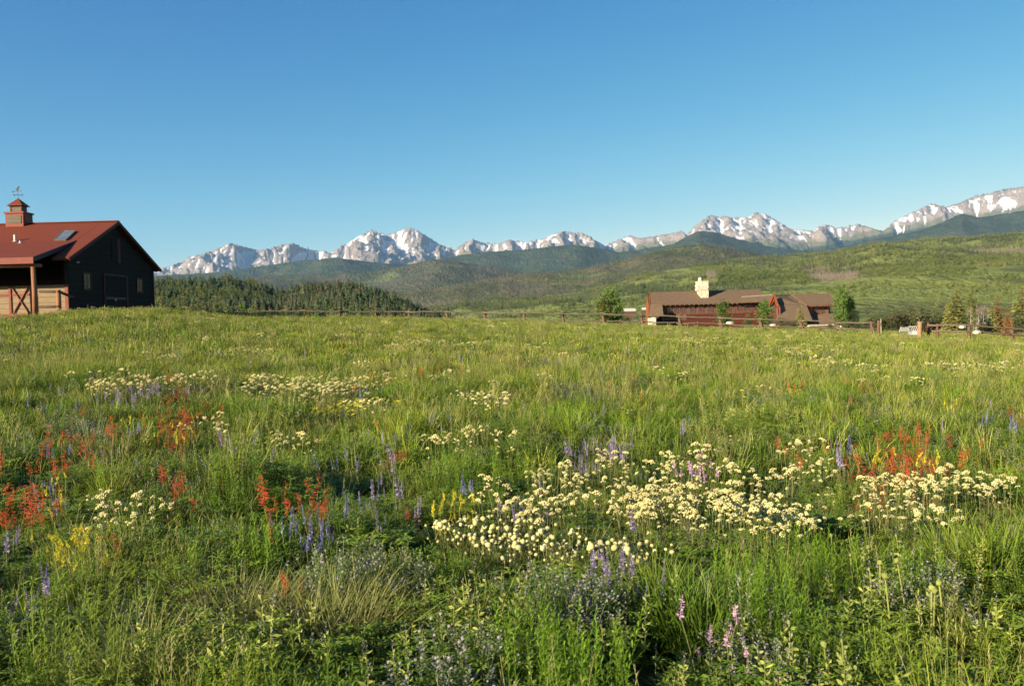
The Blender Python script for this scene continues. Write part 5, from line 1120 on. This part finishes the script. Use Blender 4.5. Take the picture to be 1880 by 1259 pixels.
# willow thicket behind the gate
WL = [leafy(660 + i, 1.6, .95, .0, [willowM], 900, .13, 20, .1) for i in range(3)]; WT = [trunk(665, 1.3, .03, bark, 6, .1)]
WLAB = ordinal_labels([(1598 + (i % 17) * 9.2, -(i // 17)) for i in range(34)], 'olive willow bush', 'thicket behind the gate')
for i in range(34):
    px = 1598 + (i % 17) * 9.2 + rt.uniform(-4, 4); row = i // 17; d = 82 + row * 9 + rt.uniform(-2, 2); top = (579 if px > 1640 else 588) - row * 4 + rt.uniform(-3, 4); loc, s = put(px, top, 0, d, 1.6)
    lab = WLAB[i]; tree('willow_bush', WL[i % 3], WT[0], loc, rt.uniform(0, 6), (max(s, .5) * 1.1, max(s, .5) * 1.1, max(s, .4)), lab, 'bush', 'willow thicket behind the gate')
BU = [(1432, 587, 80, 'low dark bush before the lodge porch'), (1445, 590, 78, 'low green bush before the brown entrance slope'), (1455, 592, 76, 'pale sage bush by the fence in front of the lodge'), (1150, 583, 72, 'yellow-green bush behind the rail fence left of the lodge'), (1415, 590, 78, 'small round bush by the lodge porch posts'),
      (1372, 588, 79, 'low olive bush under the short spruce'), (1525, 596, 84, 'tan bush at the foot of the lean-to slope'), (1557, 590, 88, 'low bush between the slim aspen and the dark spruce'), (622, 570, 78, 'dark juniper bush breaking the line of the rail fence'), (1870, 585, 72, 'dark willow bush at the edge of the view'), (1575, 592, 80, 'brownish bush behind the end of the rail fence')]
for (px, top, d, lab) in BU:
    loc, s = put(px, top, 0, d, 1.6); s = max(s, .35); tree('bush', WL[px % 3], WT[0], loc, rt.uniform(0, 6), (s * 1.2, s * 1.2, s), lab, 'bush', 'bushes by the lodge and fence')
for (px, py, d, w, lab) in ((1795, 610, 57.5, .55, 'pale boulder under the short fence'), (1768, 600, 64, .5, 'pale boulder beyond the short fence'), (1420, 597, 70, .5, 'pale rock behind the fence before the lodge'), (1543, 600, 68, .4, 'small pale rock at the foot of a fence post'), (1341, 593, 70, .6, 'flat pale rock beside the round young aspen')):
    x, z = surf(px, d); V, T = ico(2); q_ = np.random.RandomState(int(px)); V = V * (1 + .25 * vn(V[:, 0] * 1.5 + px, V[:, 1] * 1.5 + V[:, 2], 7)[:, None]) * np.array([w, w * .6, w * .45]) * .55; t_ = P3(px, py, d)
    o = link('boulder', mesh_np('boulder', V, [T], [stone], None, True), None, label=lab, category='rock'); o.location = (x, d, max(z + .1, t_.z))
# ---- forest on the knoll: individual conifers where they show largest, the rest as one wood
def lowspruce(seed, h, r, mats, lv=8, br=8):
    p = PB(seed); q = p.r
    for l in range(lv):
        k = l / lv; z = h * (.04 + .86 * k); R = r * (1 - k) ** .9 * q.uniform(.8, 1.15) + .2; nb = max(5, int(br * (1 - k * .4)))
        for b in range(nb):
            a = b * 2 * PI / nb + l * .9 + q.uniform(-.3, .3); p.leaf((0, 0, z + .13 * h), a, q.uniform(-.75, -.45), R * 1.35 * q.uniform(.8, 1.2), R * .85, .35 + .55 * q.random(), q.uniform(-.5, .5), .08)
    p.leaf((0, 0, h * .88), 0, 1.5, h * .13, h * .05, .6); return p.mesh('crown', mats)
FS = [lowspruce(700, 7.2, 2.0, [spruceM]), lowspruce(701, 8, 2.0, [spruceM]), lowspruce(702, 6.5, 2.2, [spruceM], 8, 8), lowspruce(703, 8, 1.9, [leafmat('grey_red_dying_needles', (.06, .055, .03), (.19, .135, .075), (.13, .13, .055), transl=.1, vs=.02)]), leafy(704, 5, 2.0, .3, [aspenM], 260, .5, 14, .2), leafy(705, 6, 2.2, .5, [aspenY], 240, .5, 14, .3)]
FT = trunk(706, 8, .16, bark, 0)
def sample(X, D, Z, n, seed, dmin=0, dmax=1e9, umin=-1e9, umax=1e9):
    r = np.random.RandomState(seed); nd, nu = X.shape; j = r.rand(n * 3) * (nu - 1); dd = np.sqrt(r.rand(n * 3) * (D.max() ** 2 - D.min() ** 2) + D.min() ** 2); col = D[:, 0]
    i = np.interp(dd, col, np.arange(nd)); i0 = np.minimum(i.astype(int), nd - 2); j0 = np.minimum(j.astype(int), nu - 2); fi = i - i0; fj = j - j0
    def bl(A): return (A[i0, j0] * (1 - fi) * (1 - fj) + A[i0 + 1, j0] * fi * (1 - fj) + A[i0, j0 + 1] * (1 - fi) * fj + A[i0 + 1, j0 + 1] * fi * fj)
    x, y, z = bl(X), bl(D), bl(Z); u = u_of(x, y); k = (y > dmin) & (y < dmax) & (u > umin) & (u < umax); return x[k][:n], y[k][:n], z[k][:n], u[k][:n]
x, y, z, u = sample(XE, YE, ZE, 9000, 3, 225, 800)
den = fbm(x / 60, y / 60, 3, 201); keep = (rs.rand(len(x)) < (.42 + .9 * den + .12 * sm(300, 500, y))) ; x, y, z, u = x[keep], y[keep], z[keep], u[keep]
py_ = 578 - .0262 * (u - 940) - (z + 7 - EYE) / y * F_PX
kind = np.where(rs.rand(len(x)) < .5, 0, np.where(rs.rand(len(x)) < .5, 1, 2)); redp = fbm(x / 90, y / 90, 2, 205)
kind[(rs.rand(len(x)) < .03) | ((redp > .22) & (u > 520) & (rs.rand(len(x)) < .4))] = 3; kind[(y < 380) & (rs.rand(len(x)) < .5)] = 4; kind[(y < 300) & (rs.rand(len(x)) < .35)] = 5; kind[(u < 480) & (fbm(x / 70, y / 70, 2, 207) > .15) & (rs.rand(len(x)) < .5)] = 5
gnd = ground_z(x, y); vis = (u > 268) & (u < 800) & (z > gnd - 1)
order = np.argsort(y + 4000 * (~vis)); ind = np.zeros(len(x), bool); ind[order[:280]] = True; ind &= vis
NM = ['pine_tree', 'pine_tree', 'pine_tree', 'dead_pine', 'leafy_tree', 'leafy_tree']
LB = ['dark pine among many alike on the wooded knoll beyond the fence'] * 3 + ['rusty dying pine among the dark pines on the wooded knoll', 'bright green leafy tree at the foot of the wooded knoll', 'pale green leafy tree at the foot of the wooded knoll']
GRP = ['pines on the wooded knoll'] * 3 + ['rusty pines on the wooded knoll', 'bright leafy trees under the knoll', 'pale leafy trees under the knoll']
BINS = [(0, 'right beside the barn'), (330, 'on the knoll just east of the barn'), (385, 'on the knoll below the lowest snowy peak'), (440, 'on the knoll above the first fence posts'), (500, 'on the saddle of the knoll'), (560, 'on the middle of the knoll'), (620, 'on the rounded top of the knoll'), (680, 'on the falling shoulder of the knoll'), (735, 'at the valley end of the knoll')]
KB = ['dark pine', 'dark pine', 'dark pine', 'rusty dying pine', 'bright leafy tree', 'pale leafy tree']; KL = {}; KG = {}
for kb in sorted(set(KB)):
    for bi, (b0, wh) in enumerate(BINS):
        b1 = BINS[bi + 1][0] if bi + 1 < len(BINS) else 2000; idx = [int(i) for i in np.nonzero(ind)[0] if KB[int(kind[i])] == kb and b0 <= u[i] < b1]
        if idx:
            lb = ordinal_labels([(float(u[i]), float(py_[i])) for i in idx], kb, wh)
            for a_, i in enumerate(idx): KL[i] = lb[a_]; KG[i] = '%ss %s' % (kb, wh)
for i in np.nonzero(ind)[0]:
    k = int(kind[i]); tree(NM[k], FS[k], FT, (float(x[i]), float(y[i]), float(z[i]) - .2), float(rs.rand() * 6), (lambda a_, b_: (a_ * b_, a_ * b_, a_))(float(rs.uniform(.5, 1.15)), float(rs.uniform(.75, 1.2))), KL[int(i)], 'pine' if k < 4 else 'tree', KG[int(i)])
r_ = ~ind; scatter('woods', FS, np.stack([x[r_], y[r_], z[r_] - .2], 1), rs.rand(r_.sum()) * 6.28, rs.uniform(.42, 1.18, r_.sum()), kind[r_])
# ---- woods on the green hillside and the slope of dead timber
def cone_tree(seed, h, r, mat, gaps=.0):
    p = PB(seed); q = p.r
    for l in range(5):
        k = l / 5; z = h * (.10 + .85 * k); R = r * (1 - k) + .2; nb = 6
        for b in range(nb):
            a = b * 2 * PI / nb + l; 
            if q.random() < gaps: continue
            p.leaf((0, 0, z + .12 * h), a, -.5, R * 1.35, R * .95, .3 + .5 * q.random(), q.uniform(-.4, .4), .1)
    p.stem([(0, 0, 0), (0, 0, h)], .12, .03, .2, .6); return p.mesh('cone', [mat])
farM = leafmat('far_conifers', (.04, .055, .024), (.085, .11, .042), (.09, .115, .04), transl=.1, vs=.004, rough=.8)
farA = leafmat('far_aspens', (.07, .09, .025), (.19, .23, .06), (.21, .235, .06), transl=.2, vs=.004, rough=.8)
farG = leafmat('far_shrubs', (.06, .08, .022), (.14, .175, .048), (.16, .19, .05), transl=.2, vs=.004, rough=.8)
FF = [cone_tree(720, 10, 2.2, farM), cone_tree(721, 12, 2.3, farM), leafy(722, 7, 2.8, .5, [farA], 90, 1.3, 9, .2), leafy(723, 4, 3.2, .1, [farG], 80, 1.3, 9, .1), cone_tree(724, 10, 1.2, deadM, .5), leafy(725, 9, 2.0, 2, [farA], 60, 1.1, 7, .3)]
def wood(name, X, D, Z, n, seed, dmin, f, s0=1.0):
    x, y, z, u = sample(X, D, Z, n, seed, dmin); a = fbm(x / 260, y / 420, 4, seed + 1); b = fbm(x / 400, y / 500, 3, seed + 2); c = fbm(x / 90, y / 140, 3, seed + 3); q = rs.rand(len(x)); k = f(a, b, c, q, x, y, u, z); m = k >= 0
    x, y, z, k = x[m], y[m], z[m], k[m]; scatter(name, FF, np.stack([x, y, z - .3], 1), rs.rand(len(x)) * 6.28, rs.uniform(.6, 1.2, len(x)) * s0 * (.30 + .70 * sm(350, 1500, y)), k); return len(x)
def fD(a, b, c, q, x, y, u, z):
    k = np.full(len(x), -1); k[(a > .08) & (q < .7)] = 3; k[(b > .16) & (a > -.1) & (q < .5)] = 2; k[(b < -.12) & (c > -.1) & (q < .7)] = 0; k[(b < -.2) & (q < .35)] = 1; k[(c > .3) & (q < .5)] = 5; k[(b < .05) & (c > .22) & (q > .82)] = 4
    up = y > 1500; k[up & (k < 0) & (q < .28)] = 0; k[up & (q > .86)] = 4; k[up & (q > .72) & (q < .86)] = 5; k[(c < -.28)] = -1
    m = (y < 600) & (k >= 0) & (q > .25); k[m] = -1
    pr = 578 - .0262 * (u - 940) - (z - EYE) / y * F_PX
    for (cu, cp, ru, rp, kk, dn) in HREG:
        e = ((u - cu) / ru) ** 2 + ((pr - cp) / rp) ** 2 + .5 * c; m = e < 1; k[m] = np.where(q[m] < dn, kk, -1)
    return k
# stands and clearings where the photograph shows them on the hillside: photo column, row, half sizes, kind, density
HREG = [(1400, 512, 105, 15, 3, .95), (1310, 520, 40, 10, 3, .9), (1250, 500, 60, 7, -1, 0), (1215, 522, 60, 8, -1, 0), (1545, 512, 55, 9, 4, .85), (1500, 497, 30, 6, 4, .7), (1310, 512, 12, 12, 4, .6), (1330, 497, 60, 5, 5, .7), (1450, 529, 60, 5, -1, 0), (1650, 510, 75, 9, -1, 0), (1570, 533, 70, 6, 3, .9),
        (1620, 552, 90, 6, -1, 0), (1700, 500, 120, 12, 3, .7), (1800, 480, 90, 9, 3, .8), (1660, 474, 60, 5, 5, .7), (1650, 533, 60, 4, 0, .6), (1760, 515, 70, 5, -1, 0), (1780, 535, 60, 5, 3, .7), (1180, 535, 40, 9, 0, .8), (1130, 520, 30, 6, -1, 0), (1080, 545, 60, 8, -1, 0), (1840, 462, 60, 6, 4, .5)]
def fC(a, b, c, q, x, y, u, z):
    k = np.full(len(x), -1); k[(q < .42)] = 4; k[(q > .42) & (q < .62)] = 0; k[(a > .15) & (q < .6)] = 1; k[(b < -.25)] = np.where(q[b < -.25] < .35, 2, -1); k[(c < -.3)] = -1; return k
nD = wood('hillside_woods', XD, YD, ZD, 110000, 811, 260, fD); nC = wood('hillside_woods', XC, YC, ZC, 60000, 821, 2350, fC, 1.25)
print('woods', r_.sum(), nD, nC)
# small pale farmsteads down in the valley
for (px, py, d, w, lab) in ((1157, 571, 420, 5, 'distant white shed roof left of the lodge'), (1186, 568.5, 520, 4, 'tiny distant white roof beside the lodge gable')):
    t_ = P3(px, py, d); x, z = surf(px, d); o = thing('shed', lab, 'shed', (t_.x, d, min(z, t_.z - 2)))
    h = t_.z - o.location.z; MB().box(-w / 2, w / 2, 0, w, 0, h).build('wall', wall_br, o); MB().slab([(-w / 2 - .3, -.4, h), (w / 2 + .3, -.4, h), (w / 2 + .3, w / 2, h + 1.3), (-w / 2 - .3, w / 2, h + 1.3)], .15).slab([(w / 2 + .3, w + .4, h), (-w / 2 - .3, w + .4, h), (-w / 2 - .3, w / 2, h + 1.3), (w / 2 + .3, w / 2, h + 1.3)], .15).build('roof', white_metal, o)
# ================================================================ the field of grass
CLEAR.append(lambda x, y: BARN_CLEAR(x, y))
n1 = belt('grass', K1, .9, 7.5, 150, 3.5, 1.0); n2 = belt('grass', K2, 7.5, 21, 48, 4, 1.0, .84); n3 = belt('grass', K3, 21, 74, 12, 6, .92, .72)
print('field', n1, n2, n3)
# ================================================================ the air
m, t, out = newmat('valley_haze'); g = G(t)
pv = g.n('ShaderNodeVolumePrincipled'); pv.inputs['Color'].default_value = (.36, .68, 1.0, 1); pv.inputs['Density'].default_value = 2.1e-5; pv.inputs['Anisotropy'].default_value = 0.1
t.links.new(pv.outputs[0], out.inputs['Volume'])
_top = 2700
hz = MB().box(-24500, 24500, -3500, 24500, -95, _top).build('haze', m, kind='stuff')
